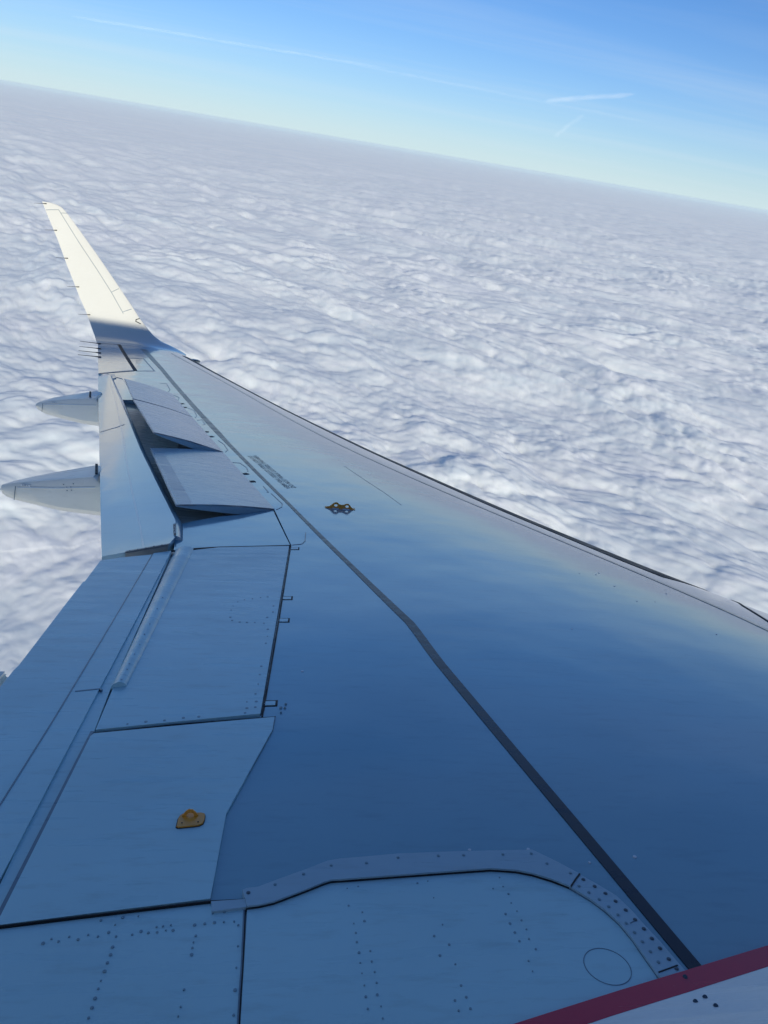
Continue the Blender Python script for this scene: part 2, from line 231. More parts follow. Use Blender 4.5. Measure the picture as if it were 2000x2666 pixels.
MT['nose'] = paint('leading_edge_black', (.012, .014, .017), rough=.5, coat=0, spec=.2)
MT['orange'] = paint('orange_fitting_paint', (.80, .33, .03), rough=.35, coat=.2, dirt=.35)
MT['rivet'] = paint('rivet_ring', (.19, .31, .38), rough=.35, coat=.2, spec=.4)
MT['screw'] = paint('screw_head', (.09, .13, .17), rough=.45, coat=0, metallic=.3)
MT['metal'] = paint('bare_rib_metal', (.28, .28, .27), rough=.4, coat=0, metallic=.3, dirt=.4)
MT['wick'] = paint('static_wick_black', (.05, .05, .05), rough=.6, coat=0)
MT['print'] = paint('stencil_print', (.10, .13, .15), rough=.35, coat=0, spec=.2)
MT['tag'] = paint('white_placard', (.8, .8, .77), rough=.4, coat=0)

# ------------------------------------------------------------------ object helpers
def put(name, me, parent=None, mat=None, label=None, kind=None):
    o = bpy.data.objects.new(name, me); COL.objects.link(o)
    if parent is not None: o.parent = parent
    if mat is not None: me.materials.append(MT[mat] if isinstance(mat, str) else mat)
    if label: o['label'] = label
    if kind: o['kind'] = kind
    return o
plane = bpy.data.objects.new('airplane', None); COL.objects.link(plane)
plane.matrix_world = M
plane['label'] = 'grey airliner wing with raised spoilers and a sunlit cream winglet above the clouds'
plane['category'] = 'airplane'

def set_mesh(name, verts, faces, smooth=True, normals=None):
    me = bpy.data.meshes.new(name)
    me.from_pydata([tuple(map(float, v)) for v in verts], [], faces); me.update()
    if smooth: me.polygons.foreach_set('use_smooth', [True] * len(me.polygons))
    if normals is not None: me.normals_split_custom_set(normals)
    return me

def slab(name, poly, off=0.004, thick=.012, mat='skin', parent=None, grid=.22, fn=None, nfn=None, label=None, kind=None):
    """closed plate: top follows the wing surface (or fn), sides drop by thick (number or function)"""
    f = fn or (lambda x, y: float(S(x, y)) + off); g = nfn or (Sn if fn is None else None)
    th = thick if callable(thick) else (lambda x, y: thick)
    pts = [Vector((p[0], p[1], 0)) for p in poly]
    area = sum(pts[i].x * pts[(i + 1) % len(pts)].y - pts[(i + 1) % len(pts)].x * pts[i].y for i in range(len(pts)))
    if area < 0: pts.reverse()
    bm = bmesh.new(); vs = [bm.verts.new(p) for p in pts]
    for t in tessellate_polygon([pts]):
        a = [vs[i] for i in t]
        if (a[1].co - a[0].co).cross(a[2].co - a[0].co).z < 0: a.reverse()
        if (a[1].co - a[0].co).cross(a[2].co - a[0].co).length < 1e-9: continue
        bm.faces.new(a)
    xs = [p.x for p in pts]; ys = [p.y for p in pts]
    for ax, lo, hi in ((0, min(xs), max(xs)), (1, min(ys), max(ys))):
        k = max(1, int(math.ceil((hi - lo) / grid)))
        for i in range(1, k):
            c = lo + (hi - lo) * i / k; co_ = Vector((c, 0, 0)) if ax == 0 else Vector((0, c, 0)); no = Vector((1, 0, 0)) if ax == 0 else Vector((0, 1, 0))
            bmesh.ops.bisect_plane(bm, geom=bm.verts[:] + bm.edges[:] + bm.faces[:], plane_co=co_, plane_no=no, dist=1e-5)
    bm.verts.ensure_lookup_table(); bm.verts.index_update(); n0 = len(bm.verts)
    V = []; 
    for v in bm.verts: V.append((v.co.x, v.co.y, f(v.co.x, v.co.y)))
    for v in bm.verts: V.append((v.co.x, v.co.y, f(v.co.x, v.co.y) - th(v.co.x, v.co.y)))
    F = [[v.index for v in fc.verts] for fc in bm.faces]; nt = len(F)
    F += [[i + n0 for i in reversed(q)] for q in F[:nt]]
    for e in bm.edges:
        if len(e.link_loops) == 1:
            lp = e.link_loops[0]; a = lp.vert.index; b = lp.link_loop_next.vert.index
            F.append([b, a, a + n0, b + n0])
    bm.free()
    me = set_mesh(name, V, F)
    nr = []
    for i, pl in enumerate(me.polygons):
        for vi in pl.vertices:
            if i < nt and g is not None: nr.append(tuple(g(V[vi][0], V[vi][1])))
            else: nr.append(tuple(pl.normal))
    me.normals_split_custom_set(nr)
    return put(name, me, parent, mat, label, kind)

def resample(pts, d):
    out = [Vector(pts[0]).to_2d() if len(pts[0]) > 2 else Vector(pts[0])]
    for a, b in zip(pts[:-1], pts[1:]):
        a = Vector(a[:2]); b = Vector(b[:2]); k = max(1, int(math.ceil((b - a).length / d)))
        for i in range(1, k + 1): out.append(a.lerp(b, i / k))
    return out
def ribbon(name, pts, w=.006, off=.0018, thick=.004, mat='gap', parent=None, fn=None, d=.12, closed=False, label=None, kind=None, many=None):
    """thin bead of sealant or painted line along points on the surface; many = list of point lists in one mesh"""
    f = fn or (lambda x, y: float(S(x, y)))
    V = []; F = []
    for pl in (many or [pts]):
        P = resample(list(pl) + ([pl[0]] if closed else []), d); n = len(P); b = len(V)
        for i, p in enumerate(P):
            if closed and i in (0, n - 1): t = P[1] - P[n - 2]
            else: t = P[min(i + 1, n - 1)] - P[max(i - 1, 0)]
            if t.length < 1e-9: t = Vector((1, 0))
            t.normalize(); nn = Vector((-t.y, t.x)); ww = w(p) if callable(w) else w
            for s, h in ((-.5, -thick), (-.5, off), (.5, off), (.5, -thick)):
                q = p + nn * (s * ww); V.append((q.x, q.y, f(q.x, q.y) + h))
        for i in range(n - 1):
            a = b + 4 * i; c = a + 4
            for k in range(3): F.append([a + k, c + k, c + k + 1, a + k + 1])
        F.append([b, b + 1, b + 2, b + 3]); e = b + 4 * (n - 1); F.append([e + 3, e + 2, e + 1, e])
    me = set_mesh(name, V, F, smooth=False)
    bm = bmesh.new(); bm.from_mesh(me); bmesh.ops.recalc_face_normals(bm, faces=bm.faces); bm.to_mesh(me); bm.free()
    return put(name, me, parent, mat, label, kind)
def discs(name, pts, r=.004, off=.001, mat='rivet', parent=None, fn=None, sides=8, kind='stuff'):
    f = fn or (lambda x, y: float(S(x, y)))
    V = []; F = []
    for (x, y) in pts:
        rr = r * random.uniform(.5, 1.05); b = len(V); z = f(x, y)
        for i in range(sides):
            a = 2 * math.pi * i / sides; px, py = x + rr * math.cos(a), y + rr * math.sin(a); V.append((px, py, f(px, py) - .002))
        for i in range(sides):
            a = 2 * math.pi * i / sides; px, py = x + rr * .85 * math.cos(a), y + rr * .85 * math.sin(a); V.append((px, py, f(px, py) + off))
        F.append([b + sides + i for i in range(sides)])
        for i in range(sides):
            j = (i + 1) % sides; F.append([b + i, b + j, b + sides + j, b + sides + i])
    return put(name, set_mesh(name, V, F, smooth=False), parent, mat, None, kind)
def grid_mesh(name, P, closed_u=False):
    """P[i][j] -> quads"""
    n, m = len(P), len(P[0]); V = [v for r in P for v in r]; F = []
    for i in range(n - 1):
        for j in range(m if closed_u else m - 1):
            k = (j + 1) % m; F.append([i * m + j, i * m + k, (i + 1) * m + k, (i + 1) * m + j])
    return V, F
def fix_normals(me):
    bm = bmesh.new(); bm.from_mesh(me); bmesh.ops.recalc_face_normals(bm, faces=bm.faces); bm.to_mesh(me); bm.free()
def sharp(me, deg=35):
    bm = bmesh.new(); bm.from_mesh(me)
    for e in bm.edges:
        e.smooth = not (len(e.link_faces) != 2 or e.calc_face_angle(0) > math.radians(deg))
    bm.to_mesh(me); bm.free()
def box(name, cx, cy, cz, ax, ay, az, sx, sy, sz, mat, parent, bevel=0.0, label=None, kind=None):
    bm = bmesh.new(); bmesh.ops.create_cube(bm, size=1)
    R3 = Matrix((ax, ay, az)).transposed().to_4x4()
    bmesh.ops.transform(bm, matrix=Matrix.Translation((cx, cy, cz)) @ R3 @ Matrix.Diagonal((sx, sy, sz, 1)), verts=bm.verts)
    if bevel: bmesh.ops.bevel(bm, geom=bm.edges[:], offset=bevel, segments=2, affect='EDGES')
    me = bpy.data.meshes.new(name); bm.to_mesh(me); bm.free()
    return put(name, me, parent, mat, label, kind)

# ------------------------------------------------------------------ wing
wing = bpy.data.objects.new('wing', None); COL.objects.link(wing); wing.parent = plane
y_tip = 16.45
# rear edge of the fixed skin along the span
_ry = np.array([1.4, 4.05, 4.27, 6.30, 7.055, 8.83, 10.49, 11.985, 12.03, 12.95, 13.2, 13.26, 13.77, 14.9, 16.45])
_rx = np.array([-3.32, -3.30, -3.222, -3.197, -3.335, -3.897, -4.436, -4.930, -5.46, -5.78, -6.02, -6.185, -6.32, -6.63, -7.045])
def REAR(y): return np.interp(y, _ry, _rx)
ys = sorted(set(list(np.round(np.linspace(1.4, y_tip, 110), 4)) + [6.30, 7.055, 8.83, 10.49, 11.985, 12.03, 12.95, 13.2, 13.26]))
us = [((1 - math.cos(math.pi * .5 * i / 60)) if i < 60 else 1) for i in range(61)]
P = []; NR = []
for y in ys:
    le, xr = float(LE(y)), float(REAR(y)); c = le - float(TE(y)); row = []; nrow = []
    for u in us:
        x = le - u * (le - xr); row.append((x, y, float(S(x, y)))); nrow.append(Sn(min(x, le - .004), y, .003 if u < .02 else .02))
    row.append((xr, y, float(S(xr, y)) - .05)); nrow.append(Vector((-1, 0, 0)))
    zb = float(S(xr, y)) - .30 * c / 5
    for u in reversed(us[::4]):
        x = le - u * (le - xr); row.append((x, y, float(zz(y)) - c * .75 * float(Tf(u * (le - xr) / c)) - .10 * u)); nrow.append(Vector((0, 0, -1)))
    P.append(row); NR.append(nrow)
V, F = grid_mesh('wing_skin', P, closed_u=True)
F.append(list(range(len(P[0])))[::-1]); b = (len(P) - 1) * len(P[0]); F.append([b + i for i in range(len(P[0]))])
me = bpy.data.meshes.new('wing_skin'); me.from_pydata(V, [], F); me.update(); fix_normals(me); me.update()
me.polygons.foreach_set('use_smooth', [True] * len(me.polygons))
flat = [v for r in NR for v in r]; m_ = len(P[0]); nr = []
for pl in me.polygons:
    js = [vi % m_ for vi in pl.vertices]
    for vi, j in zip(pl.vertices, js):
        if max(js) <= 60 and len(pl.vertices) == 4: nr.append(tuple(flat[vi]))
        else: nr.append(tuple(pl.normal))
me.normals_split_custom_set(nr)
skin_ob = put('wing_skin', me, wing, 'skin')

def col_interp(key, yy, comp=0):
    a = sorted([(p[1], p[0]) for p in D[key]]); return np.interp(yy, [q[0] for q in a], [q[1] for q in a])
def band(name, xa, xb, y0, y1, n, mat, parent, off=.003, nx=6, label=None):
    """painted band between two x(y) curves"""
    P = []
    for i in range(n + 1):
        y = y0 + (y1 - y0) * i / n; a, c = xa(y), xb(y)
        r = []
        for j in range(nx + 1):
            x = a + (c - a) * j / nx; r.append((x, y, float(S(x, y)) + off))
        r.append((c, y, float(S(c, y)) - .004)); r.append((a, y, float(S(a, y)) - .004)); P.append(r)
    V, F = grid_mesh(name, P, True); F.append(list(range(len(P[0])))); b = (len(P) - 1) * len(P[0]); F.append([b + i for i in range(len(P[0]))])
    me = bpy.data.meshes.new(name); me.from_pydata(V, [], F); fix_normals(me); me.update()
    me.polygons.foreach_set('use_smooth', [True] * len(me.polygons)); sharp(me, 50)
    return put(name, me, parent, mat, label)
sl = sorted([(p[1], p[0]) for p in D['stripe_l']]); sr = sorted([(p[1], p[0]) for p in D['stripe_r']])
def curve_fn(tab, sm=.0):
    yv = np.array([t[0] for t in tab]); xv = np.array([t[1] for t in tab]); return lambda y: float(np.interp(y, yv, xv))
band('walkway_stripe', curve_fn(sl), curve_fn(sr), 3.09, 16.15, 120, 'stripe', wing, off=.0025, nx=1, label='dark painted walkway stripe running the length of the wing')
les = sorted([(p[1], p[0]) for p in D['le_stripe'] if p[1] < 16.6 and p != [-1.814, 8.195]]); lf = np.polyfit([t[0] for t in les], [t[1] for t in les], 5)
lef = lambda y: float(np.polyval(lf, y))
band('leading_edge_stripe', lambda y: lef(y) - .014, lambda y: lef(y) + .014 + .0008 * y, 5.3, 16.1, 100, 'lestripe', wing, off=.0025, nx=1)
bi = sorted([(p[1], p[0]) for p in D['black_in']]); bd = np.polyfit([t[0] for t in bi], [t[1] - float(LE(t[0])) for t in bi], 3)
band('black_edge_strip', lambda y: float(LE(y)) + min(-.012, float(np.polyval(bd, y)) * NOSE_K), lambda y: float(LE(y)) - .002, 6.45, 16.1, 110, 'nose', wing, off=.003, nx=8, label='black strip along the leading edge')  # even near-black band following the leading edge

# fixed trailing structure ------------------------------------------------
slab('trailing_edge_panel', [(-6.0, 13.12), (-5.90, 12.82), (-5.434, 11.37), (-5.15, 11.45), (-5.45, 12.3), (-5.70, 12.97)], off=-.006, thick=.05, mat='flap', parent=wing)
gus = [(-3.203, 6.297), (-3.345, 7.045), (-3.52, 6.909), (-3.68, 6.834), (-3.826, 6.707), (-3.915, 6.60), (-3.862, 6.25), (-3.84, 6.105), (-3.737, 6.14), (-3.6, 6.205), (-3.45, 6.236)]
slab('trailing_edge_panel', gus, off=-.001, thick=.05, mat='skin', parent=wing)
# cove floor under the raised spoilers
fr = [(-6.014, 13.124), (-5.389, 11.216), (-5.004, 10.014), (-4.598, 8.7), (-4.229, 7.557), (-4.053, 7.015), (-3.923, 6.608)]
fry = [p[1] for p in fr][::-1]; frx = [p[0] for p in fr][::-1]
ridge = lambda y: float(np.interp(y, fry, frx))
P = []
for i in range(81):
    y = 6.45 + (12.9 - 6.45) * i / 80; a = ridge(y) + .02; c = min(float(REAR(y)) + .0, -3.2) if y < 12.0 else a + .25
    r = []
    for j in range(13):
        t = j / 12; x = a + (c - .004 - a) * t; z = float(S(x, y)) - (.045 + .03 * math.sin(math.pi * min(1, t * .75)) ) + (.0 if t < .9 else (t - .9) * .4)
        r.append((x, y, z))
    r.append((c - .004, y, r[-1][2] - .05)); r.append((a, y, r[0][2] - .05)); P.append(r)
V, F = grid_mesh('cove_panel', P, True); me = bpy.data.meshes.new('cove_panel'); me.from_pydata(V, [], F); fix_normals(me); me.update()
me.polygons.foreach_set('use_smooth', [True] * len(me.polygons)); sharp(me, 45)
put('cove_panel', me, wing, 'cove')
# spar web and spoiler actuator bay ribs
for y in (7.2, 8.3, 9.3, 10.1, 11.2):
    x0 = float(REAR(y)); p = Vector((x0 - .30, y - .08, float(S(x0 - .3, y)) - .08))
    box('hinge_rib', p.x + .12, p.y, p.z + .02, Vector((.954, .30, 0)), Vector((-.30, .954, 0)), Vector((0, 0, 1)), .26, .02, .05, 'metal', wing, bevel=.006)

# ------------------------------------------------------------------ spoilers
def spoiler(co_, ci, to, ti, label, strips=True):
    """plate from hinge corners (outboard, inboard) to raised trailing corners"""
    a, b, c, d = Vector(co_), Vector(ci), Vector(ti), Vector(to)
    nrm = (b - a).cross(d - a).normalized()
    if nrm.z < 0: nrm = -nrm
    NU, NV = 14, 10; P = []
    for i in range(NU + 1):
        u = i / NU; h = a.lerp(b, u) ; t = d.lerp(c, u); r = []
        for j in range(NV + 1):
            v = j / NV; q = h.lerp(t, v) + nrm * (.012 * math.sin(math.pi * v) + .006); r.append(tuple(q))
        for j in range(NV, -1, -1):
            v = j / NV; q = h.lerp(t, v) - nrm * (.006 + .055 * (1 - v) ** .8 * min(1, v * 6 + .15)); r.append(tuple(q))
        P.append(r)
    V, F = grid_mesh('spoiler', P, True); F.append(list(range(len(P[0])))); bb = (len(P) - 1) * len(P[0]); F.append([bb + i for i in range(len(P[0]))])
    me = bpy.data.meshes.new('spoiler'); me.from_pydata(V, [], F); fix_normals(me); me.update()
    me.polygons.foreach_set('use_smooth', [True] * len(me.polygons)); sharp(me, 25)
    o = put('spoiler', me, wing, 'spoiler', label)
    # worn bright edge along the near side and the trailing edge
    for (p, q, wdt) in ((b, c, .012), (c, d, .012)):
        e = (q - p).normalized(); s = nrm.cross(e).normalized(); cen = (a + b + c + d) / 4
        if s.dot(cen - p) < 0: s = -s
        VV = []
        for i in range(9):
            w = i / 8; m0 = p.lerp(q, w)
            up = nrm * ((.012 * math.sin(math.pi * w) if p is b else 0) + .0072)
            VV += [tuple(m0 + up), tuple(m0 + up + s * wdt), tuple(m0 + s * wdt + up - nrm * .006), tuple(m0 + up - nrm * .012)]
        FF = []
        for i in range(8):
            k = 4 * i
            for j in range(4): FF.append([k + j, k + (j + 1) % 4, k + 4 + (j + 1) % 4, k + 4 + j])
        me2 = bpy.data.meshes.new('edge_strip'); me2.from_pydata(VV, [], FF); fix_normals(me2)
        put('edge_strip', me2, None, 'spoiler_edge').parent = o
    return o, (a, b, c, d, nrm)
hA0, hAB, hBC, hC1 = (-4.932, 11.985, 1.851), (-4.436, 10.495, 1.583), (-3.897, 8.835, 1.302), (-3.337, 7.064, 1.024)
def nudge(p, q, e): p = Vector(p); q = Vector(q); return tuple(p + (q - p).normalized() * e)
spoiler(nudge(hA0, hAB, .01), nudge(hAB, hA0, .008), (-5.506, 11.845, 1.945), (-5.063, 10.37, 1.689), 'outermost raised spoiler panel')
spoiler(nudge(hAB, hBC, .008), nudge(hBC, hAB, .01), (-5.047, 10.33, 1.680), (-4.492, 8.66, 1.398), 'middle raised spoiler panel')
oC, (a, b, c, d, nC) = spoiler(nudge(hBC, hC1, .01), nudge(hC1, hBC, .0), (-4.48, 8.519, 1.262), (-3.954, 6.765, .998), 'nearest raised spoiler panel with a notched outer corner')
# doubler strip along trailing edge of the near spoiler
VV = []
for i in range(13):
    w = i / 12; t = d.lerp(c, .12 + .88 * w); h = a.lerp(b, .12 + .88 * w); e = (h - t).normalized()
    m0 = t + e * .02; VV += [tuple(m0 + nC * .0085), tuple(m0 + e * .11 + nC * .0125), tuple(m0 + e * .11 + nC * .004), tuple(m0 + nC * .002)]
FF = [[4 * i + j, 4 * i + (j + 1) % 4, 4 * i + 4 + (j + 1) % 4, 4 * i + 4 + j] for i in range(12) for j in range(4)] + [[0, 1, 2, 3], [48, 49, 50, 51]]
me = bpy.data.meshes.new('doubler_strip'); me.from_pydata(VV, [], FF); fix_normals(me); put('doubler_strip', me, oC, 'spoiler_edge')

# ------------------------------------------------------------------ outboard flap
te = [tuple(p) for p in D['flap_te']]
rg = [tuple(p) for p in D['flap_ridge'][:-1]]
fl_poly = [(-6.185, 13.235), (-5.107, 9.329), (-4.572, 7.372), (-4.203, 6.015), (-4.10, 6.045), (-3.875, 6.125), (-3.865, 6.26), (-3.923, 6.608)] + [p for p in rg[::-1][1:]] + [(-6.045, 13.22)]
_fex = [p[1] for p in rg[::-1]]; _fey = [p[0] for p in rg[::-1]]
def flap_z(x, y):
    t0 = float(TE(y)); t1 = float(np.interp(y, [6.0, 6.26] + _fex, [-3.88, -3.865] + _fey)); t = (x - t0) / max(.1, t1 - t0)
    return float(S(x, y)) - .022 + .050 * t
def flap_n(x, y, e=.03):
    return Vector((-(flap_z(x + e, y) - flap_z(x - e, y)) / (2 * e), -(flap_z(x, y + e) - flap_z(x, y - e)) / (2 * e), 1)).normalized()
oflap = slab('outboard_flap', fl_poly, off=0.0, fn=flap_z, nfn=flap_n, thick=lambda x, y: .012 + .30 * max(0, min(.45, x - float(TE(y)))) ** 1.1, mat='flap', parent=wing, grid=.3, label='long outboard flap behind the spoilers')
# rounded nose of the flap rolling down into the cove
P = []
for i in range(61):
    y = 6.3 + (13.05 - 6.3) * i / 60; x0 = ridge(y) if y > 6.608 else -3.865 - (y - 6.26) * .167; r = []
    for j in range(9):
        a_ = math.pi * .5 * j / 8; r.append((x0 + .07 * math.sin(a_), y, flap_z(x0, y) - .08 * (1 - math.cos(a_)) - .002))
    r.append((x0, y, r[-1][2] - .02)); P.append(r)
V, F = grid_mesh('flap_nose', P, True); F.append(list(range(10))); bb = 60 * 10; F.append([bb + i for i in range(10)])
me = bpy.data.meshes.new('flap_nose'); me.from_pydata(V, [], F); fix_normals(me); me.update(); me.polygons.foreach_set('use_smooth', [True] * len(me.polygons)); sharp(me, 60)
put('flap_nose', me, oflap, 'flap')
ribbon('flap_seam', D['flap_line'], w=.010, mat='light_seam', parent=oflap, off=.002, fn=flap_z)
ribbon('flap_joint', D['flap_joint'], w=.02, mat='seam', parent=oflap, off=.002, fn=flap_z)
ribbon('flap_joint', D['flap_joint_white'], w=.022, mat='light_seam', parent=oflap, off=.0035, fn=flap_z)
slab('stop_bracket', D['flap_bracket'], off=.012, thick=.012, mat='metal', parent=oflap, fn=lambda x, y: flap_z(x, y) + .012)
discs('bracket_screws', [(-3.905, 6.46), (-3.895, 6.40), (-3.886, 6.35)], r=.006, off=.014, mat='gap', parent=oflap, fn=flap_z)
# closing rib on the inboard end of the flap
V = []; pe = [(-4.085, 6.05), (-3.98, 6.083), (-3.876, 6.118)]
for (x, y) in pe:
    z = flap_z(x, y); h = .055 + .02 * (x + 4.085) / .2
    V += [(x, y + .01, z - .006), (x, y - .012, z - .006), (x, y - .012, z - h), (x, y + .01, z - h)]
F = [[4 * i + j, 4 * i + (j + 1) % 4, 4 * i + 4 + (j + 1) % 4, 4 * i + 4 + j] for i in range(2) for j in range(4)] + [[0, 1, 2, 3], [8, 9, 10, 11]]
me = bpy.data.meshes.new('end_rib'); me.from_pydata(V, [], F); fix_normals(me); put('end_rib', me, oflap, 'metal')
slab('rib_flange', [(-4.09, 6.045), (-3.876, 6.115), (-3.872, 6.135), (-4.088, 6.066)], off=.003, fn=lambda x, y: flap_z(x, y) + .003, thick=.008, mat='metal', parent=oflap)
discs('rib_screws', [(-4.07, 6.06), (-4.03, 6.073), (-3.99, 6.086), (-3.95, 6.10), (-3.91, 6.113)], r=.005, off=.0045, mat='gap', parent=oflap, fn=flap_z)

# ------------------------------------------------------------------ aileron
ail = slab('aileron', [(-6.20, 13.30), (-7.072, 16.44), (-6.75, 16.44), (-6.725, 16.55), (-5.80, 13.79)][:3] + [(-6.70, 16.43), (-5.80, 13.79)], off=.004, thick=.02, mat='flap', parent=wing)
ribbon('hinge_gap', [(-5.79, 13.74), (-6.705, 16.44)], w=.055, off=.006, mat='gap', parent=ail)
ribbon('end_gap', [(-6.19, 13.275), (-6.02, 13.45), (-5.8, 13.70)], w=.014, off=.005, mat='seam', parent=ail)
ribbon('end_gap', [(-7.07, 16.43), (-6.72, 16.44)], w=.02, off=.006, mat='gap', parent=ail)
ribbon('access_panel_seam', [(-6.168, 14.9), (-5.965, 15.05), (-5.535, 13.85), (-5.77, 13.71)], w=.02, mat='seam', parent=wing, off=.003)
slab('flap_corner_recess', [(-6.035, 13.225), (-5.985, 13.32), (-5.87, 12.98), (-5.908, 12.84)], off=.006, thick=.01, mat='cove', parent=wing)

# ------------------------------------------------------------------ inboard ground spoiler and flap
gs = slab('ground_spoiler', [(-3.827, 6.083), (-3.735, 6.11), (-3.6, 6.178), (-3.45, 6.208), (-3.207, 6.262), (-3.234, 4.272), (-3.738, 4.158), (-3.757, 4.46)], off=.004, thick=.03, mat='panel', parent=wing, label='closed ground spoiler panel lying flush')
ribbon('hinge_gap', D['seam_hinge'], w=.006, off=.0025, mat='gap', parent=gs)
ribbon('side_gap', [(-3.738, 4.143), (-3.5, 4.20), (-3.182, 4.258)], w=.0034, off=.0015, mat='gap', parent=gs)
ribbon('side_gap', [(-3.85, 6.09), (-3.739, 6.143), (-3.598, 6.192), (-3.45, 6.222), (-3.195, 6.28)], w=lambda p: .016 if p.x < -3.6 else .008, off=.0025, mat='gap', parent=gs)
B = D['brackets']
for k in range(4):
    p, q = Vector(B[2 * k]), Vector(B[2 * k + 1]); w = .05 if k < 3 else .045
    y = p.y; x0, x1 = p.x, q.x
    fit = slab('hinge_fitting', [(x0, y - w / 2), (x1, q.y - w / 2), (x1, q.y + w / 2), (x0, y + w / 2)], off=.001, thick=.004, mat='gap', parent=wing)
    slab('cover_plate', [(x0 - .002, y - w / 2 + .007), (x1 - .008, q.y - w / 2 + .007), (x1 - .008, q.y + w / 2 - .009), (x0 - .002, y + w / 2 - .009)], off=.0025, thick=.004, mat='panel', parent=fit)
# half round seal over the spoiler edge
tb = D['tube']; P = []
for i in range(31):
    t = i / 30; L = Vector(tb[0]).lerp(Vector(tb[3]), t); R_ = Vector(tb[1]).lerp(Vector(tb[2]), t); r = []
    for j in range(11):
        v = j / 10; q = L.lerp(R_, v); r.append((q.x, q.y, float(S(q.x, q.y)) + .006 + .016 * math.sin(math.pi * v) ** .7))
    r.append((R_.x, R_.y, float(S(R_.x, R_.y)) - .004)); r.append((L.x, L.y, float(S(L.x, L.y)) - .004)); P.append(r)
V, F = grid_mesh('edge_seal', P, True); F.append(list(range(13))); F.append([30 * 13 + i for i in range(13)])
me = bpy.data.meshes.new('edge_seal'); me.from_pydata(V, [], F); fix_normals(me); me.update(); me.polygons.foreach_set('use_smooth', [True] * len(me.polygons)); sharp(me, 40)
seal = put('edge_seal', me, gs, 'panel', 'raised rounded seal strip on the edge of the ground spoiler')
discs('spoiler_rivets', D['riv_spoiler'], r=.0065, off=.0052, mat='rivet', parent=gs, kind='stuff')
discs('seal_rivets', [(x + .004, y) for x, y in D['riv_tube']], r=.0045, off=.0232, mat='rivet', parent=gs, kind='stuff')
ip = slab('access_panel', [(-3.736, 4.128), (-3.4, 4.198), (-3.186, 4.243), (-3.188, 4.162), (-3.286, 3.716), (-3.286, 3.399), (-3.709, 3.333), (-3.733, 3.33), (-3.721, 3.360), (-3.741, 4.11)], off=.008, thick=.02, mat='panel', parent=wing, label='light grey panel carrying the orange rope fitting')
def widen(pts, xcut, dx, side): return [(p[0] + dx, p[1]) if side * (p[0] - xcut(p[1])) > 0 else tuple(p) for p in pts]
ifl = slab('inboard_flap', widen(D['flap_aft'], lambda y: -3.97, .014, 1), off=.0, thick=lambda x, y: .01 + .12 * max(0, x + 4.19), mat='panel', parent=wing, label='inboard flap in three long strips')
slab('flap_strip', D['flap_mid'], off=.003, thick=.03, mat='panel', parent=ifl)
slab('flap_strip', widen(D['flap_fore'], lambda y: -3.772, -.016, -1), off=-.004, thick=.03, mat='panel', parent=ifl)
sub = [(-3.95, 6.02), (-3.84, 6.10), (-3.2, 6.29), (-3.2, 3.0), (-3.75, 3.0), (-3.90, 3.4), (-3.91, 4.2)]
slab('dark_gap_backing', sub, off=-.016, thick=.06, mat='seam', parent=wing)  # backing slab under the panels, shade of their gaps put into its colour
ribbon('flap_seam', [(-3.94, 6.02), (-3.885, 4.215), (-3.876, 3.78), (-3.874, 3.58)], w=.0045, off=.0045, mat='seam', parent=ifl)
ribbon('flap_latch', [(-3.835, 6.03), (-3.80, 6.04)], w=.03, off=.01, mat='metal', parent=ifl)
ribbon('flap_seam', [(-3.735, 3.335), (-3.726, 3.36), (-3.744, 4.118), (-3.745, 4.145)], w=.010, off=.006, mat='seam', parent=ifl)
ribbon('flap_seam', [(-3.877, 4.42), (-3.80, 4.44), (-3.79, 4.43)], w=.006, off=.0045, mat='seam', parent=ifl)

# ------------------------------------------------------------------ wing root panels
rt = bpy.data.objects.new('root_fairing', None); COL.objects.link(rt); rt.parent = plane
def shrink(pts, k=.0): return pts
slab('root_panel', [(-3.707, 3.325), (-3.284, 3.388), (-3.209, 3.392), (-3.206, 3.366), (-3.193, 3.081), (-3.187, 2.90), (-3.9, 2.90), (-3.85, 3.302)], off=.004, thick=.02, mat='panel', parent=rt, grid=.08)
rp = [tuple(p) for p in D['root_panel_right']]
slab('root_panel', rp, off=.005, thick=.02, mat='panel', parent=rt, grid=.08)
ribbon('panel_gap', [(-3.90, 3.29), (-3.72, 3.326), (-3.5, 3.358), (-3.285, 3.390), (-3.208, 3.394)], w=.0030, off=.0095, thick=.02, mat='gap', parent=rt)
ribbon('panel_gap', [(-3.286, 3.392), (-3.288, 3.5), (-3.288, 3.715), (-3.24, 3.93), (-3.187, 4.165), (-3.183, 4.25)], w=.0022, off=.0025, mat='seam', parent=rt)
ribbon('panel_gap', D['seam_v'], w=.0028, off=.0055, mat='gap', parent=rt)
ribbon('panel_gap', [(x - .003, y) for x, y in D['seam_v']], w=.003, off=.0062, mat='seam', parent=rt)
sa = slab('strap', D['strap_a'], off=.013, thick=.02, mat='strap', parent=rt, grid=.08, label='curved sealing strap along the wing root')
sb = slab('strap', D['strap_b'], off=.0115, thick=.02, mat='strap', parent=rt, grid=.08, label='curved strap section with two rows of screws')
sc_ = slab('strap', D['strap_b_tail'], off=.0125, thick=.02, mat='strap', parent=rt, grid=.08)
slab('edge_plate', D['small_strip'], off=.010, thick=.01, mat='strap', parent=rt, grid=.08)
lower = [(-3.203, 3.367), (-3.177, 3.371), (-3.144, 3.381), (-3.074, 3.418), (-3.032, 3.442), (-3.014, 3.450), (-2.988, 3.452), (-2.81, 3.470), (-2.622, 3.489), (-2.598, 3.487), (-2.559, 3.483), (-2.521, 3.472), (-2.478, 3.451), (-2.441, 3.428)]
ribbon('strap_gap', lower, w=.0022, off=.0085, thick=.012, mat='gap', parent=rt, d=.03)
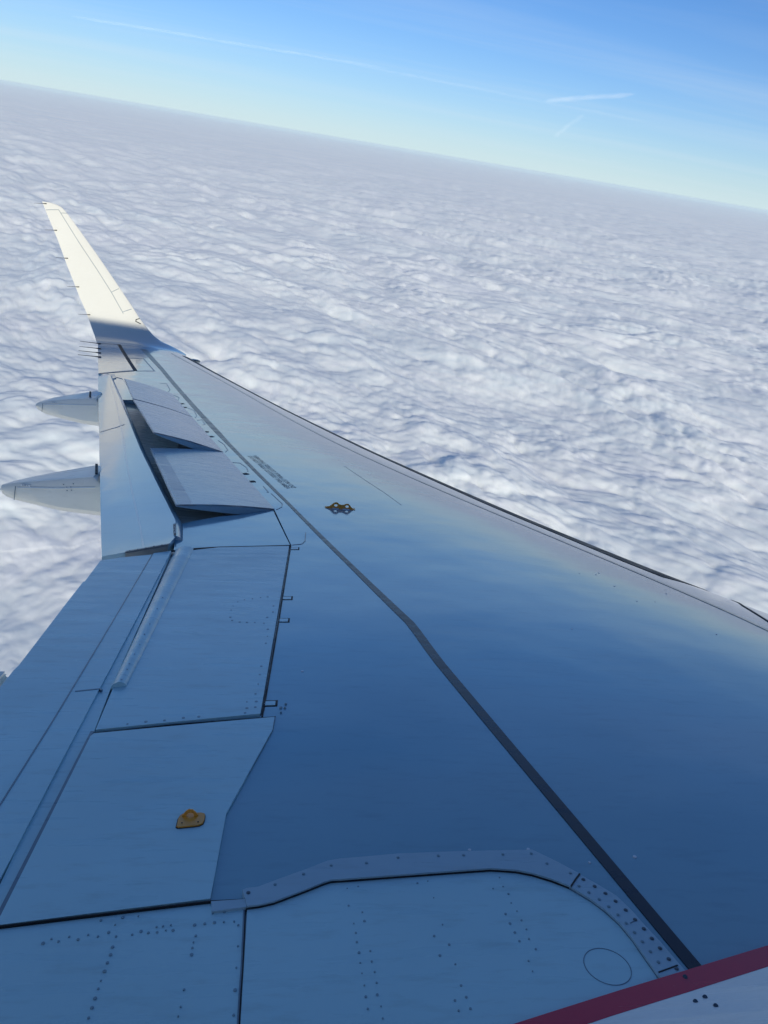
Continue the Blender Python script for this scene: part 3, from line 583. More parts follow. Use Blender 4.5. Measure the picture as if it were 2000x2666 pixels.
lower2 = [(-2.441, 3.427), (-2.403, 3.385), (-2.381, 3.350), (-2.362, 3.309), (-2.351, 3.262), (-2.345, 3.215), (-2.337, 3.159)]
ribbon('strap_gap', lower2, w=.003, off=.0065, thick=.012, mat='seam', parent=rt, d=.03)
ribbon('strap_joint', [(-2.400, 3.471), (-2.417, 3.452), (-2.438, 3.426)], w=.0035, off=.0135, mat='gap', parent=rt, d=.03)
ribbon('strap_joint', [(-2.318, 3.318), (-2.338, 3.307)], w=.002, off=.0125, mat='seam', parent=rt, d=.03)
ribbon('strap_joint', [(-2.283, 3.186), (-2.334, 3.168)], w=.0025, off=.0128, mat='gap', parent=rt, d=.03)
ribbon('inspection_cover_ring', [(-2.435 + .049 * math.cos(a), 3.193 + .049 * math.sin(a)) for a in [2 * math.pi * i / 40 for i in range(40)]], w=.0016, off=.0057, mat='seam', parent=rt, closed=True, d=.02)
# screws of the strap: one shared mesh
def screw_mesh(r, ring=True):
    bm = bmesh.new()
    for (rr, z0, z1, n) in ((r, -.002, .0012, 12), (r * .55, .0008, .0022, 6)):
        bmesh.ops.create_cone(bm, cap_ends=True, segments=n, radius1=rr, radius2=rr * .9, depth=z1 - z0, matrix=Matrix.Translation((0, 0, (z0 + z1) / 2)))
    me = bpy.data.meshes.new('screw'); bm.to_mesh(me); bm.free(); me.materials.append(MT['screw']); return me
s_dark, s_light = screw_mesh(.0052), screw_mesh(.0042); s_light.materials.clear(); s_light.materials.append(MT['rivet'])
def screw(x, y, off, me):
    o = bpy.data.objects.new('screw', me); COL.objects.link(o); o.parent = rt
    n = Sn(x, y); o.location = (x, y, float(S(x, y)) + off); o.rotation_euler = n.to_track_quat('Z', 'Y').to_euler(); return o
for i, (x, y) in enumerate(D['strap_screws_a']): screw(x, y, .0132, s_dark if i == 0 else s_light)
for i, (x, y) in enumerate(D['strap_screws_b']): screw(x, y, .0118, s_dark if i < 11 else s_light)
discs('panel_rivets', [p for p in D['riv_root'] if p[0] < -3.195], r=.0042, off=.0058, mat='rivet', parent=rt)
discs('panel_rivets', [p for p in D['riv_root'] if p[0] >= -3.195], r=.0036, off=.0062, mat='rivet', parent=rt)
# red band and the fuselage fairing climbing away behind it
rtop = [(-3.3, 2.85), (-2.869, 2.985), (-2.779, 3.016), (-2.628, 3.062), (-2.438, 3.12), (-2.248, 3.176), (-2.045, 3.237), (-1.918, 3.275), (-1.692, 3.343), (-1.0, 3.55)]
rbot = [(-3.3, 2.80), (-2.735, 2.981), (-2.48, 3.06), (-2.301, 3.112), (-2.081, 3.178), (-1.918, 3.226), (-1.697, 3.291), (-1.0, 3.497)]
slab('red_stripe', rtop + rbot[::-1], off=.016, thick=.02, mat='red', parent=rt, grid=.1, label='dark red painted stripe along the wing root fairing')
def ramp(x, y):
    yl = float(np.interp(x, [p[0] for p in rbot], [p[1] for p in rbot])); d_ = max(0, (yl - y) * .955)
    return float(S(x, yl)) + .0155 + .10 * d_ + .22 * d_ * d_
slab('fuselage_fairing', rbot + [(-1.0, 2.2), (-3.3, 2.2)], thick=.03, mat='bodywhite', parent=rt, grid=.08, fn=ramp, label='pale fairing skin inboard of the red stripe')
for (x, y) in D['fair_screws']:
    o = bpy.data.objects.new('screw', s_dark); COL.objects.link(o); o.parent = rt; o.location = (x, y, max(ramp(x, y), float(S(x, y)) + .0162) + .0005); o.rotation_euler = (.5, -.2, 0)

# ------------------------------------------------------------------ stencilled lettering on the skin
def lettering(text, start, direc, up, height, length, name='stencil_lettering', zoff=.0016, fn=None, parent=None, mat='print'):
    cu_ = bpy.data.curves.new(name, 'FONT'); cu_.body = text; cu_.size = 1; cu_.resolution_u = 2
    to = bpy.data.objects.new(name, cu_); COL.objects.link(to)
    me = bpy.data.meshes.new_from_object(to.evaluated_get(bpy.context.evaluated_depsgraph_get())); bpy.data.objects.remove(to)
    xs = [v.co.x for v in me.vertices]; ys_ = [v.co.y for v in me.vertices]; sx = length / (max(xs) - min(xs)); sy = height / (max(ys_) - min(0, min(ys_)))
    f = fn or (lambda x, y: float(S(x, y)))
    for v in me.vertices:
        p = Vector(start) + Vector(direc) * ((v.co.x - min(xs)) * sx) + Vector(up) * (v.co.y * sy); v.co = (p.x, p.y, f(p.x, p.y) + zoff)
    return put(name, me, parent or wing, mat, kind='stuff')
dv = Vector((.34, -.94)).normalized(); pv = Vector((.94, .34)).normalized()
lettering('DO NOT WALK OUTSIDE THIS AREA', Vector((-3.672, 8.765)), dv, pv, .040, 1.15)
lettering('DO NOT WALK OUTSIDE THIS AREA', Vector((-3.207, 7.735)), -dv, -pv, .040, 1.15)

ribbon('skin_seam', SKIN_SEAM, w=.005, off=.0012, mat='seam', parent=wing, d=.2)
# small recesses and sealant squiggles by the spoiler hinges
for i in range(0, 12, 2):
    p, q = Vector(D['dots'][i]), Vector(D['dots'][i + 1])
    ribbon('hinge_access_slot', [tuple(p), tuple(p.lerp(q, 1.0))], w=.045, off=.003, mat='gap', parent=wing)
ribbon('sealant_lines', None, many=[D['squig%d' % k] for k in (1, 2, 3, 4, 5, 6, 7, 10, 11)], w=lambda p: .0025 + .0006 * p.y, off=.002, mat='seam', parent=wing, kind='stuff')
discs('paint_chips', D['specks'], r=.006, off=.002, mat='light_seam', parent=wing)

# ------------------------------------------------------------------ orange fittings
def plate2d(name, outline, holes, thick, mat, parent, origin, ax, ay, label=None):
    """flat plate with cut-outs, drawn in metres in the plane (ax, ay)"""
    cu_ = bpy.data.curves.new(name, 'CURVE'); cu_.dimensions = '2D'; cu_.fill_mode = 'BOTH'; cu_.extrude = thick / 2
    for pl in [outline] + holes:
        s = cu_.splines.new('POLY'); s.points.add(len(pl) - 1); s.use_cyclic_u = True
        for i, (x, y) in enumerate(pl): s.points[i].co = (x, y, 0, 1)
    to = bpy.data.objects.new(name, cu_); COL.objects.link(to)
    me = bpy.data.meshes.new_from_object(to.evaluated_get(bpy.context.evaluated_depsgraph_get())); bpy.data.objects.remove(to)
    ax = Vector(ax).normalized(); ay = Vector(ay).normalized(); az = ax.cross(ay); o = Vector(origin)
    for v in me.vertices: v.co = o + ax * v.co.x + ay * v.co.y + az * v.co.z
    me.materials.clear()
    return put(name, me, parent, mat, label)
# over-wing lifting fitting
k = .0001846; O = (820, 615)
cv = lambda pts: [((x - O[0]) * k, (O[1] - y) * k * 1.0) for x, y in pts]
outl = cv([(250, 600), (330, 560), (400, 540), (480, 470), (560, 400), (640, 372), (700, 392), (760, 445), (870, 465), (940, 450), (1040, 405), (1120, 405), (1180, 460), (1240, 530), (1320, 590), (1390, 640), (1100, 650), (820, 640), (500, 615)])
circ = lambda cx, cy, rx, ry: cv([(cx + rx * math.cos(2 * math.pi * i / 16), cy + ry * math.sin(2 * math.pi * i / 16)) for i in range(16)])
xo, yo = -2.880, 7.205
nf = Sn(xo, yo)
lf_ = plate2d('lifting_bracket', outl, [circ(636, 500, 66, 48), circ(1070, 515, 66, 48)], .012, 'orange', wing, (xo, yo, float(S(xo, yo))), (1, -.01, float(S(xo + .1, yo) - S(xo, yo)) / .1), (-.03, 0, 1), label='orange double-eyed bracket standing on the wing')
slab('bracket_foot', [(xo - .11, yo - .012), (xo + .105, yo - .012), (xo + .105, yo + .03), (xo - .11, yo + .03)], off=.004, thick=.006, mat='orange', parent=lf_)
slab('bracket_slot', [(xo - .058, yo - .017), (xo - .012, yo - .017), (xo - .012, yo - .013), (xo - .058, yo - .013)], off=.006, thick=.006, mat='light_seam', parent=lf_)
slab('bracket_slot', [(xo + .016, yo - .017), (xo + .066, yo - .017), (xo + .066, yo - .013), (xo + .016, yo - .013)], off=.006, thick=.006, mat='light_seam', parent=lf_)
# escape rope fitting near the root
pl_ = [(-3.4045, 3.656), (-3.4055, 3.687), (-3.403, 3.700), (-3.396, 3.7085), (-3.386, 3.7105), (-3.350, 3.7115), (-3.342, 3.708), (-3.3395, 3.70), (-3.3385, 3.682), (-3.3405, 3.668), (-3.348, 3.661), (-3.36, 3.6575), (-3.399, 3.652)]
cxp, cyp = -3.372, 3.683
rim = [(cxp + (x - cxp) * 1.06, cyp + (y - cyp) * 1.06) for x, y in pl_]
rf = slab('rope_fitting', pl_, off=.013, thick=.006, mat='orange', parent=wing, grid=.1, label='orange rope fitting with an upright loop on a plate')
slab('fitting_seal', rim, off=.0095, thick=.006, mat='gap', parent=rf, grid=.1)
k = 7.8e-5; O = (755, 520)
outl = [((x - O[0]) * k, (O[1] - y) * k * 1.15) for x, y in [(500, 640), (500, 560), (560, 460), (640, 372), (730, 325), (850, 330), (950, 395), (1050, 500), (1050, 640)]]
hole = [((x - O[0]) * k, (O[1] - y) * k * 1.15) for x, y in [(640, 535), (690, 460), (730, 430), (850, 430), (905, 485), (915, 520)]]
plate2d('rope_loop', outl, [hole], .004, 'orange', rf, (-3.379, 3.697, float(S(-3.379, 3.697)) + .0135), (1, .05, .02), (-.05, .1, 1))
discs('fitting_screws', [(-3.393, 3.667), (-3.353, 3.671)], r=.0038, off=.0145, mat='gap', parent=rf)

# ------------------------------------------------------------------ winglet
y0 = y_tip; a0 = math.atan(.105 + 2 * 1.053 * y0 / 17.2 ** 2); a1 = math.radians(72); Rr = .95; Lb = Rr * (a1 - a0)
def prof(s):
    if s < 0: return y0 + s * math.cos(a0), float(zz(y0)) + s * math.sin(a0), a0
    a = min(a0 + s / Rr, a1); e = max(s - Lb, 0)
    return y0 + Rr * (math.sin(a) - math.sin(a0)) + e * math.cos(a1), float(zz(y0)) + Rr * (math.cos(a0) - math.cos(a)) + e * math.sin(a1), a
wt = sorted([(s, x) for x, s in D['w_te'][:-1]]); wt[0] = (0.0, -7.085)
wlp = [(0.0, float(LE(y0))), (.14, -5.52), (.264, -5.62)] + sorted([(s, x) for x, s in D['w_le'][1:13]])
wte = lambda s: float(np.interp(s, [t[0] for t in wt] + [3.10], [t[1] for t in wt] + [-8.755]))
wle = lambda s: float(np.interp(s, [t[0] for t in wlp] + [3.045, 3.075, 3.095], [t[1] for t in wlp] + [-8.385, -8.47, -8.60]))
def wing_let_pt(s, u, side, e=0.0):
    y, z, a = prof(s); xl, xt = wle(s), wte(s); c = max(.02, xl - xt); x = xl - u * c
    h = c * float(Tf(u)) * (1.0 if side > 0 else -.75) * (1 - .25 * min(1, s / 1.2)) + e
    return (x, y - h * math.sin(a), z + h * math.cos(a))
ss = list(np.linspace(0, 2.9, 64)) + [2.94, 2.98, 3.02, 3.05, 3.075, 3.09]
uu = [(1 - math.cos(math.pi * i / 40)) / 2 for i in range(41)]
P = []
for s in ss:
    P.append([wing_let_pt(s, u, 1) for u in uu] + [wing_let_pt(s, u, -1) for u in uu[::-1][1:-1]])
V, F = grid_mesh('winglet', P, True); F.append(list(range(len(P[0])))); bb = (len(P) - 1) * len(P[0]); F.append([bb + i for i in range(len(P[0]))])
me = bpy.data.meshes.new('winglet'); me.from_pydata(V, [], F); fix_normals(me); me.update(); me.polygons.foreach_set('use_smooth', [True] * len(me.polygons)); sharp(me, 60)
wgl = put('winglet', me, plane, 'white', 'tall white blended winglet, sunlit above and shaded below')
def wline(name, pts, w, mat):
    V = []; 
    P_ = resample(pts, .08); n = len(P_)
    for i, p in enumerate(P_):
        t = (P_[min(i + 1, n - 1)] - P_[max(i - 1, 0)]).normalized(); nn = Vector((-t.y, t.x)) * (w / 2)
        for q in (p - nn, p + nn):
            xl, xt = wle(q.y), wte(q.y); V.append(wing_let_pt(q.y, min(1, max(0, (xl - q.x) / (xl - xt))), 1, .004))
        for q in (p + nn, p - nn):
            xl, xt = wle(q.y), wte(q.y); V.append(wing_let_pt(q.y, min(1, max(0, (xl - q.x) / (xl - xt))), 1, -.004))
    F = [[4 * i + j, 4 * i + (j + 1) % 4, 4 * i + 4 + (j + 1) % 4, 4 * i + 4 + j] for i in range(n - 1) for j in range(4)]
    me = bpy.data.meshes.new(name); me.from_pydata(V, [], F); fix_normals(me); return put(name, me, wgl, mat)
wline('panel_line', D['w_line'], .008, 'seam'); wline('panel_line', D['w_line2'], .007, 'seam'); wline('panel_line', D['w_line3'], .007, 'seam')
wline('panel_line', D['w_line4'], .008, 'seam')
wline('edge_notch', [(-6.545, .985), (-6.60, .94), (-6.60, .90), (-6.50, .865)], .018, 'gap')
def wick(p, q, parent, r=.006):
    p, q = Vector(p), Vector(q); bm = bmesh.new(); L = (q - p).length
    bmesh.ops.create_cone(bm, cap_ends=True, segments=8, radius1=r, radius2=r * .45, depth=L, matrix=Matrix.Translation((p + q) / 2) @ (q - p).to_track_quat('Z', 'Y').to_matrix().to_4x4())
    bmesh.ops.create_cone(bm, cap_ends=True, segments=8, radius1=r * 1.5, radius2=r * 1.1, depth=L * .2, matrix=Matrix.Translation(p.lerp(q, .12)) @ (q - p).to_track_quat('Z', 'Y').to_matrix().to_4x4())
    me = bpy.data.meshes.new('static_wick'); bm.to_mesh(me); bm.free(); return put('static_wick', me, parent, 'wick')
W = D['w_wicks']
for i in range(0, 10, 2):
    (xa, sa_), (xb, sb_) = W[i], W[i + 1]
    ya, za, aa = prof(sa_); yb, zb, ab = prof(sb_)
    wick((xa, ya - .02 * math.sin(aa) , za + .02), (xb, yb, zb), wgl)
for (x, y) in D['a_wicks']:
    z = float(S(x, y)); xt = float(TE(y)); wick((xt + .06, y, float(S(xt + .06, y)) + .008), (xt - .30, y - .02, z - .01), ail, r=.008)
# navigation light fairing at the wing tip leading edge
bm = bmesh.new(); bmesh.ops.create_uvsphere(bm, u_segments=20, v_segments=12, radius=1)
ang = math.atan2(-.52, 1)
bmesh.ops.transform(bm, matrix=Matrix.Translation((-5.36, 16.25, float(zz(16.25)) - .035)) @ Matrix.Rotation(math.radians(118), 4, 'Z') @ Matrix.Diagonal((.34, .11, .045, 1)), verts=bm.verts)
me = bpy.data.meshes.new('position_light'); bm.to_mesh(me); bm.free(); me.polygons.foreach_set('use_smooth', [True] * len(me.polygons))
put('position_light', me, wing, 'lestripe')

# ------------------------------------------------------------------ flap track fairings
def canoe(d, label, tagtext):
    y = d['y']; w = d['top'][0] and (.36 if y > 10 else .42)
    ex = sorted(d['edge']); bx = sorted(d['bot']); tx = sorted(d['top'])
    x_tail = ex[0][0] - .012; xs = [x_tail, x_tail + .015, x_tail + .05, x_tail + .12] + list(np.linspace(x_tail + .2, ex[-1][0] + .9, 22))
    f = lambda tab, x: float(np.interp(x, [t[0] for t in tab], [t[1] for t in tab])) if x <= tab[-1][0] else tab[-1][1] + (tab[-1][1] - tab[0][1]) / (tab[-1][0] - tab[0][0]) * (x - tab[-1][0]) * (.0 if tab is bx else 1)
    P = []
    for i, x in enumerate(xs):
        zt = f(ex, x); zb = min(f(bx, x), zt - .02); zo = zt + (f(tx, x) - f(ex, x)); 
        sh = [.55, .8, .93, 1][min(i, 3)]; zm = (zt + zb) / 2; zt = zm + (zt - zm) * sh; zb = zm + (zb - zm) * sh; zo = zm + (zo - zm) * sh
        yy0 = y + (1 - sh) * w * .3; ww = w * (1 - (1 - sh) * .6)
        zo -= .9 * max(0, x - (ex[-1][0] - .10))
        if x > ex[-1][0] - .02: zt -= .07 + .18 * (x - ex[-1][0]); zo = zt + .03 - .1
        r = .035
        ring = [(yy0 + r * .3, zt - .004), (yy0, zt - r * .7), (yy0 - .004, (zt + zb) / 2), (yy0 + .01, zb + r), (yy0 + .045, zb + .006), (yy0 + ww * .35, zb - .012), (yy0 + ww * .65, zb - .01),
                (yy0 + ww - .05, zb + .008), (yy0 + ww, zb + r * 1.5), (yy0 + ww + .004, (zo + zb) / 2), (yy0 + ww, zo - r), (yy0 + ww - r, zo), (yy0 + ww * .5, (zt + zo) / 2 + .006), (yy0 + r * 1.2, zt + .002)]
        P.append([(x, a_, b_) for a_, b_ in ring])
    V, F = grid_mesh('flap_track_fairing', P, True); F.append(list(range(14))); F.append([(len(P) - 1) * 14 + i for i in range(14)])
    me = bpy.data.meshes.new('flap_track_fairing'); me.from_pydata(V, [], F); fix_normals(me); me.update(); me.polygons.foreach_set('use_smooth', [True] * len(me.polygons)); sharp(me, 38)
    o = put('flap_track_fairing', me, wing, 'fairing', label)
    xg = ex[-1][0] - (.11 if y > 10 else .03)
    zg, zh = f(ex, xg), f(tx, xg); sl_ = Vector((-.276 * w, w, zh - zg)).normalized(); up_ = Vector((1, 0, 0)).cross(sl_).normalized()
    box('fairing_joint', xg - .276 * w * .46, y + w * .46, (zg + zh) / 2 - .006, sl_.cross(up_), sl_, up_, .020, w * .66, .008, 'gap', o)
    xs_ = x_tail + (.10 if y > 10 else .13)
    box('fairing_joint', xs_, y - .004, (f(ex, xs_) + f(bx, xs_)) / 2 - .01, Vector((1, 0, 0)), Vector((0, 1, 0)), Vector((0, 0, 1)), .004, .004, (f(ex, xs_) - f(bx, xs_)) * .72, 'seam', o)
    # raised lap line along the side
    n_ = 10; V = []
    for i in range(n_ + 1):
        x = xs_ + .02 + (ex[-1][0] - xs_ - .05) * i / n_; z = f(ex, x) * .72 + f(bx, x) * .28
        V += [(x, y - .008, z - .004), (x, y - .008, z + .004), (x, y + .004, z + .004), (x, y + .004, z - .004)]
    F = [[4 * i + j, 4 * i + (j + 1) % 4, 4 * i + 4 + (j + 1) % 4, 4 * i + 4 + j] for i in range(n_) for j in range(4)]
    me = bpy.data.meshes.new('lap_line'); me.from_pydata(V, [], F); fix_normals(me); put('lap_line', me, o, 'light_seam')
    xp = ex[0][0] + (.22 if y > 10 else .19); zp = f(ex, xp) * .88 + f(bx, xp) * .12 - .012
    pc = box('placard', xp, y - .006, zp, Vector((1, 0, .06)).normalized(), Vector((0, 1, 0)), Vector((-.06, 0, 1)).normalized(), .055 if y > 10 else .07, .006, .018, 'tag', o)
    cu_ = bpy.data.curves.new('placard_print', 'FONT'); cu_.body = tagtext; cu_.size = .02; cu_.align_x = 'CENTER'; cu_.align_y = 'CENTER'
    to = bpy.data.objects.new('t', cu_); COL.objects.link(to); me = bpy.data.meshes.new_from_object(to.evaluated_get(bpy.context.evaluated_depsgraph_get())); bpy.data.objects.remove(to)
    for v in me.vertices: v.co = (xp + v.co.x, y - .0098, zp + v.co.y)
    me.materials.clear(); put('placard_print', me, o, 'seam')
    return o
canoe(D['f1'], 'smaller flap track fairing nearest the winglet', '539 A')
o2 = canoe(D['f2'], 'larger flap track fairing halfway along the flap', '539 A')
V = []
for (px, pz) in [(-4.92, .93), (-4.86, .945), (-4.90, .90), (-4.868, .905), (-4.895, .877), (-4.865, .885)]:
    b_ = len(V); 
for (px, pz) in [(-4.95, .935), (-4.88, .950), (-4.925, .917), (-4.895, .922), (-4.92, .893), (-4.888, .899)]:
    box('fairing_screw', px, o2 and D['f2']['y'] - .004, pz, Vector((1, 0, 0)), Vector((0, 1, 0)), Vector((0, 0, 1)), .006, .005, .006, 'screw', o2)
# tail of the inboard fairing peeping past the flap edge
V = [(-4.150, 4.61, .56), (-4.150, 4.30, .50), (-4.45, 4.25, .49), (-4.45, 4.57, .545), (-4.150, 4.60, .40), (-4.150, 4.30, .35), (-4.45, 4.26, .38), (-4.45, 4.56, .43)]
F = [[0, 1, 2, 3], [4, 7, 6, 5], [0, 4, 5, 1], [1, 5, 6, 2], [2, 6, 7, 3], [3, 7, 4, 0]]
me = bpy.data.meshes.new('flap_track_fairing'); me.from_pydata(V, [], F); bm = bmesh.new(); bm.from_mesh(me); bmesh.ops.bevel(bm, geom=bm.edges[:], offset=.02, segments=3, affect='EDGES'); bm.to_mesh(me); bm.free(); fix_normals(me)
put('flap_track_fairing', me, wing, 'fairing', 'tip of the innermost flap track fairing at the left edge')

# ------------------------------------------------------------------ fuselage behind the viewer (keeps the wing in shade)
P = []
for x, rr, dz in ((16.5, .15, -.9), (16.0, .7, -.75), (15.0, 1.2, -.5), (13.5, 1.62, -.2), (11.5, 1.86, 0), (8, 1.88, 0), (2, 1.88, 0), (-4, 1.88, 0), (-8, 1.88, 0), (-12, 1.75, .1), (-17, 1.15, .6), (-21.5, .4, 1.1), (-22.5, .1, 1.2)):
    P.append([(x, -.30 + rr * math.cos(2 * math.pi * i / 64), 1.2 + FUS_DZ + dz + rr * math.sin(2 * math.pi * i / 64) * (1.0)) for i in range(64)])
V, F = grid_mesh('fuselage', P, True); F.append(list(range(64))); F.append([12 * 64 + i for i in range(64)])
me = bpy.data.meshes.new('fuselage'); me.from_pydata(V, [], F); fix_normals(me); me.update(); me.polygons.foreach_set('use_smooth', [True] * len(me.polygons))
put('fuselage', me, plane, 'bodywhite')
# leading edge piece in front of the inboard slat gap
gap_pts = [(-.46, 6.52), (-.42, 6.35), (-.40, 6.15), (-.40, 5.95), (-.38, 5.7), (-.34, 5.4), (-.30, 5.1)]
ribbon('slat_gap', [tuple(p) for p in LEGAP], w=.012, off=.004, mat='gap', parent=wing)

# ------------------------------------------------------------------ cloud deck
def hash2(ix, iy, seed):
    h = (ix.astype(np.int64) * 374761393 + iy.astype(np.int64) * 668265263 + seed * 974711) & 0x7fffffff
    h = ((h ^ (h >> 13)) * 1274126177) & 0x7fffffff; h = (h ^ (h >> 16)) & 0xffffff
    return h.astype(np.float64) / 0xffffff
def perlin(x, y, seed):
    ix = np.floor(x); iy = np.floor(y); fx = x - ix; fy = y - iy
    u = fx * fx * fx * (fx * (fx * 6 - 15) + 10); v = fy * fy * fy * (fy * (fy * 6 - 15) + 10)
    def g(a, b):
        t = hash2(ix + a, iy + b, seed) * 2 * np.pi; return np.cos(t) * (fx - a) + np.sin(t) * (fy - b)
    return (g(0, 0) * (1 - u) + g(1, 0) * u) * (1 - v) + (g(0, 1) * (1 - u) + g(1, 1) * u) * v
def puff(x, y, seed, k=5.0):
    """rounded cells that meet in soft creases, 0..1"""
    ix = np.floor(x); iy = np.floor(y); acc = np.zeros(x.shape)
    for a in (-1, 0, 1):
        for b_ in (-1, 0, 1):
            cx = ix + a; cy = iy + b_; t1 = hash2(cx, cy, seed); t2 = hash2(cx, cy, seed + 7); t3 = hash2(cx, cy, seed + 13)
            acc += np.exp(-k * ((cx + .5 + (t1 - .5) * .9 - x) ** 2 + (cy + .5 + (t2 - .5) * .9 - y) ** 2) + (t3 - .5) * 1.2)
    return np.clip(1 + np.log(acc + 1e-4) / k, -.3, 1.4)
def worley(x, y, seed):
    ix = np.floor(x); iy = np.floor(y); best = np.full(x.shape, 9.0)
    for a in (-1, 0, 1):
        for b_ in (-1, 0, 1):
            cx = ix + a; cy = iy + b_; px = cx + .5 + (hash2(cx, cy, seed) - .5) * .9; py = cy + .5 + (hash2(cx, cy, seed + 7) - .5) * .9
            best = np.minimum(best, (px - x) ** 2 + (py - y) ** 2)
    return best
CWM = M @ mc; camw = CWM.translation; cfw = -(CWM.to_3x3() @ Vector((0, 0, 1))); az0 = math.atan2(cfw.x, cfw.y)
ROLL = math.radians(CL_ROLL)                    # direction the cloud rolls run in
def cloud_height(X, Y, lam_min):
    """billowed relief in metres; octaves finer than the local mesh are faded out"""
    X = X / CL_K; Y = Y / CL_K; lam_min = lam_min / CL_K
    c_, s_ = math.cos(ROLL), math.sin(ROLL); U = X * c_ + Y * s_; Wv = -X * s_ + Y * c_
    U = U / 1.5
    wu = perlin(U / 1400, Wv / 1400, 1) * 260 + perlin(U / 400, Wv / 400, 2) * 60; wv = perlin(U / 1400, Wv / 1400, 3) * 260 + perlin(U / 400, Wv / 400, 4) * 60
    U2 = U + wu; W2 = Wv + wv
    h = np.zeros_like(X)
    def fade(lam): return np.clip((lam / lam_min - 1.3) / 2.2, 0, 1)
    h += 150 * puff(U2 / 4200, W2 / 2600, 41, 3.5) * fade(2600) + 62 * puff(U2 / 1150, W2 / 700, 42, 4.0) * fade(700) + 42 * puff(U2 / 470, W2 / 330, 43, 4.0) * fade(330)
    roll = np.sqrt(perlin(U2 / 1300, W2 / 480, 12) ** 2 + .004); h += CL_A1 * 1.6 * roll * fade(620)
    mod = .45 + .75 * np.clip(.5 + 1.3 * perlin(U2 / 700, W2 / 380, 31), 0, 1)
    w = puff(U2 / 190, W2 / 135, 13, 4.0); h += CL_A2 * w * mod * fade(150)
    wu2 = perlin(U2 / 120, W2 / 120, 21) * 26; wv2 = perlin(U2 / 120, W2 / 120, 22) * 26
    U3 = U2 + wu2; W3 = W2 + wv2
    w = puff(U3 / 80, W3 / 64, 14, 4.5); h += CL_A3 * w * mod * fade(70)
    h += CL_A4 * np.sqrt(perlin(U3 / 48, W3 / 40, 15) ** 2 + .01) * mod * fade(46)
    w = puff(U3 / 34, W3 / 28, 18, 5.5); h += CL_A5 * w * fade(28)
    h += CL_A5 * .5 * np.sqrt(perlin(U3 / 22, W3 / 20, 16) ** 2 + .01) * fade(20)
    return h * CL_K
R0, R1 = .86 * H_CLOUD, 600000.0
Fr = 773.0; steps = []
iv = H_CLOUD / R0; end = H_CLOUD / R1; dk = CL_PX / Fr
while iv > end * 1.02:
    steps.append(H_CLOUD / iv); kk = dk if iv > .25 else dk * .62; iv -= kk if iv > 5 * kk else iv * .2
steps.append(R1)
inner = [30, 200, 420, 640, 820, 960, 1080, 1180, 1250]
rad = np.array(inner + steps)
half = math.radians(38); nd = int(2 * half * Fr / CL_PX)
az = np.concatenate([np.linspace(-half, half, nd), np.linspace(half, 2 * math.pi - half, 200)[1:-1]]) + az0
drr = np.gradient(rad)
RR, AZ = np.meshgrid(rad, az, indexing='ij')
X = camw.x + RR * np.sin(AZ); Y = camw.y + RR * np.cos(AZ)
lam = np.maximum(np.repeat(drr[:, None], len(az), 1) * .15, RR * (2 * half / nd))
coarse = (np.arange(len(az)) >= nd)
lam[:, coarse] = np.maximum(lam[:, coarse], RR[:, coarse] * (2 * math.pi - 2 * half) / 200)
Zc = np.empty_like(X)
for i0 in range(0, len(rad), 100): Zc[i0:i0 + 100] = cloud_height(X[i0:i0 + 100], Y[i0:i0 + 100], lam[i0:i0 + 100])
Zc = Zc - H_CLOUD - 190
nr_, na = X.shape
me = bpy.data.meshes.new('cloud_deck')
co3 = np.stack([X, Y, Zc], -1).reshape(-1, 3).astype(np.float32)
me.vertices.add(nr_ * na); me.vertices.foreach_set('co', co3.ravel())
I = np.arange(nr_ * na).reshape(nr_, na); A = I[:-1]; Bq = I[1:]
q = np.stack([A, np.roll(A, -1, 1), np.roll(Bq, -1, 1), Bq], -1).reshape(-1, 4)[:, ::-1]
nq = len(q); me.loops.add(nq * 4); me.loops.foreach_set('vertex_index', q.astype(np.int32).ravel())
me.polygons.add(nq); me.polygons.foreach_set('loop_start', (np.arange(nq) * 4).astype(np.int32)); me.polygons.foreach_set('loop_total', np.full(nq, 4, np.int32))
me.polygons.foreach_set('use_smooth', np.ones(nq, bool)); me.update(calc_edges=True)
m, n, l, p = new_mat('cloud_vapour')
ct = n.new('ShaderNodeTexCoord'); cols = []
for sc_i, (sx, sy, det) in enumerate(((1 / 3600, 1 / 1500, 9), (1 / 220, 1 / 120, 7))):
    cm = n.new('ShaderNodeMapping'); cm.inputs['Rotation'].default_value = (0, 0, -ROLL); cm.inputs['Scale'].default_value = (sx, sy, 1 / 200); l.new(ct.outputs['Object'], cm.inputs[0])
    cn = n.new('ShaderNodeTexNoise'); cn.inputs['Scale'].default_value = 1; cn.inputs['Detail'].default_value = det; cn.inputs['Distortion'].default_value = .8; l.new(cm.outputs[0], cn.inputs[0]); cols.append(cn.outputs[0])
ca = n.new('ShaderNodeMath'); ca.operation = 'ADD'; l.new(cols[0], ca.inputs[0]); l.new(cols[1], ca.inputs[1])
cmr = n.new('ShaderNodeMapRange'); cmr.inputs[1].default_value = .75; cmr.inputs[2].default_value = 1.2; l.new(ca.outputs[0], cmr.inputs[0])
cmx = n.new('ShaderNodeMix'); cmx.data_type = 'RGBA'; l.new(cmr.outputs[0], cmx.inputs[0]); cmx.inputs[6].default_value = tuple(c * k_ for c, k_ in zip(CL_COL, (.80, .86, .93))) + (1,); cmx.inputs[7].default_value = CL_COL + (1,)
l.new(cmx.outputs[2], p.inputs['Base Color']); p.inputs['Roughness'].default_value = 1; p.inputs['Specular IOR Level'].default_value = 0
if CL_SSS:
    p.inputs['Subsurface Weight'].default_value = 1.0; p.inputs['Subsurface Radius'].default_value = (1, 1, 1); p.inputs['Subsurface Scale'].default_value = CL_SSS
    p.subsurface_method = 'RANDOM_WALK'
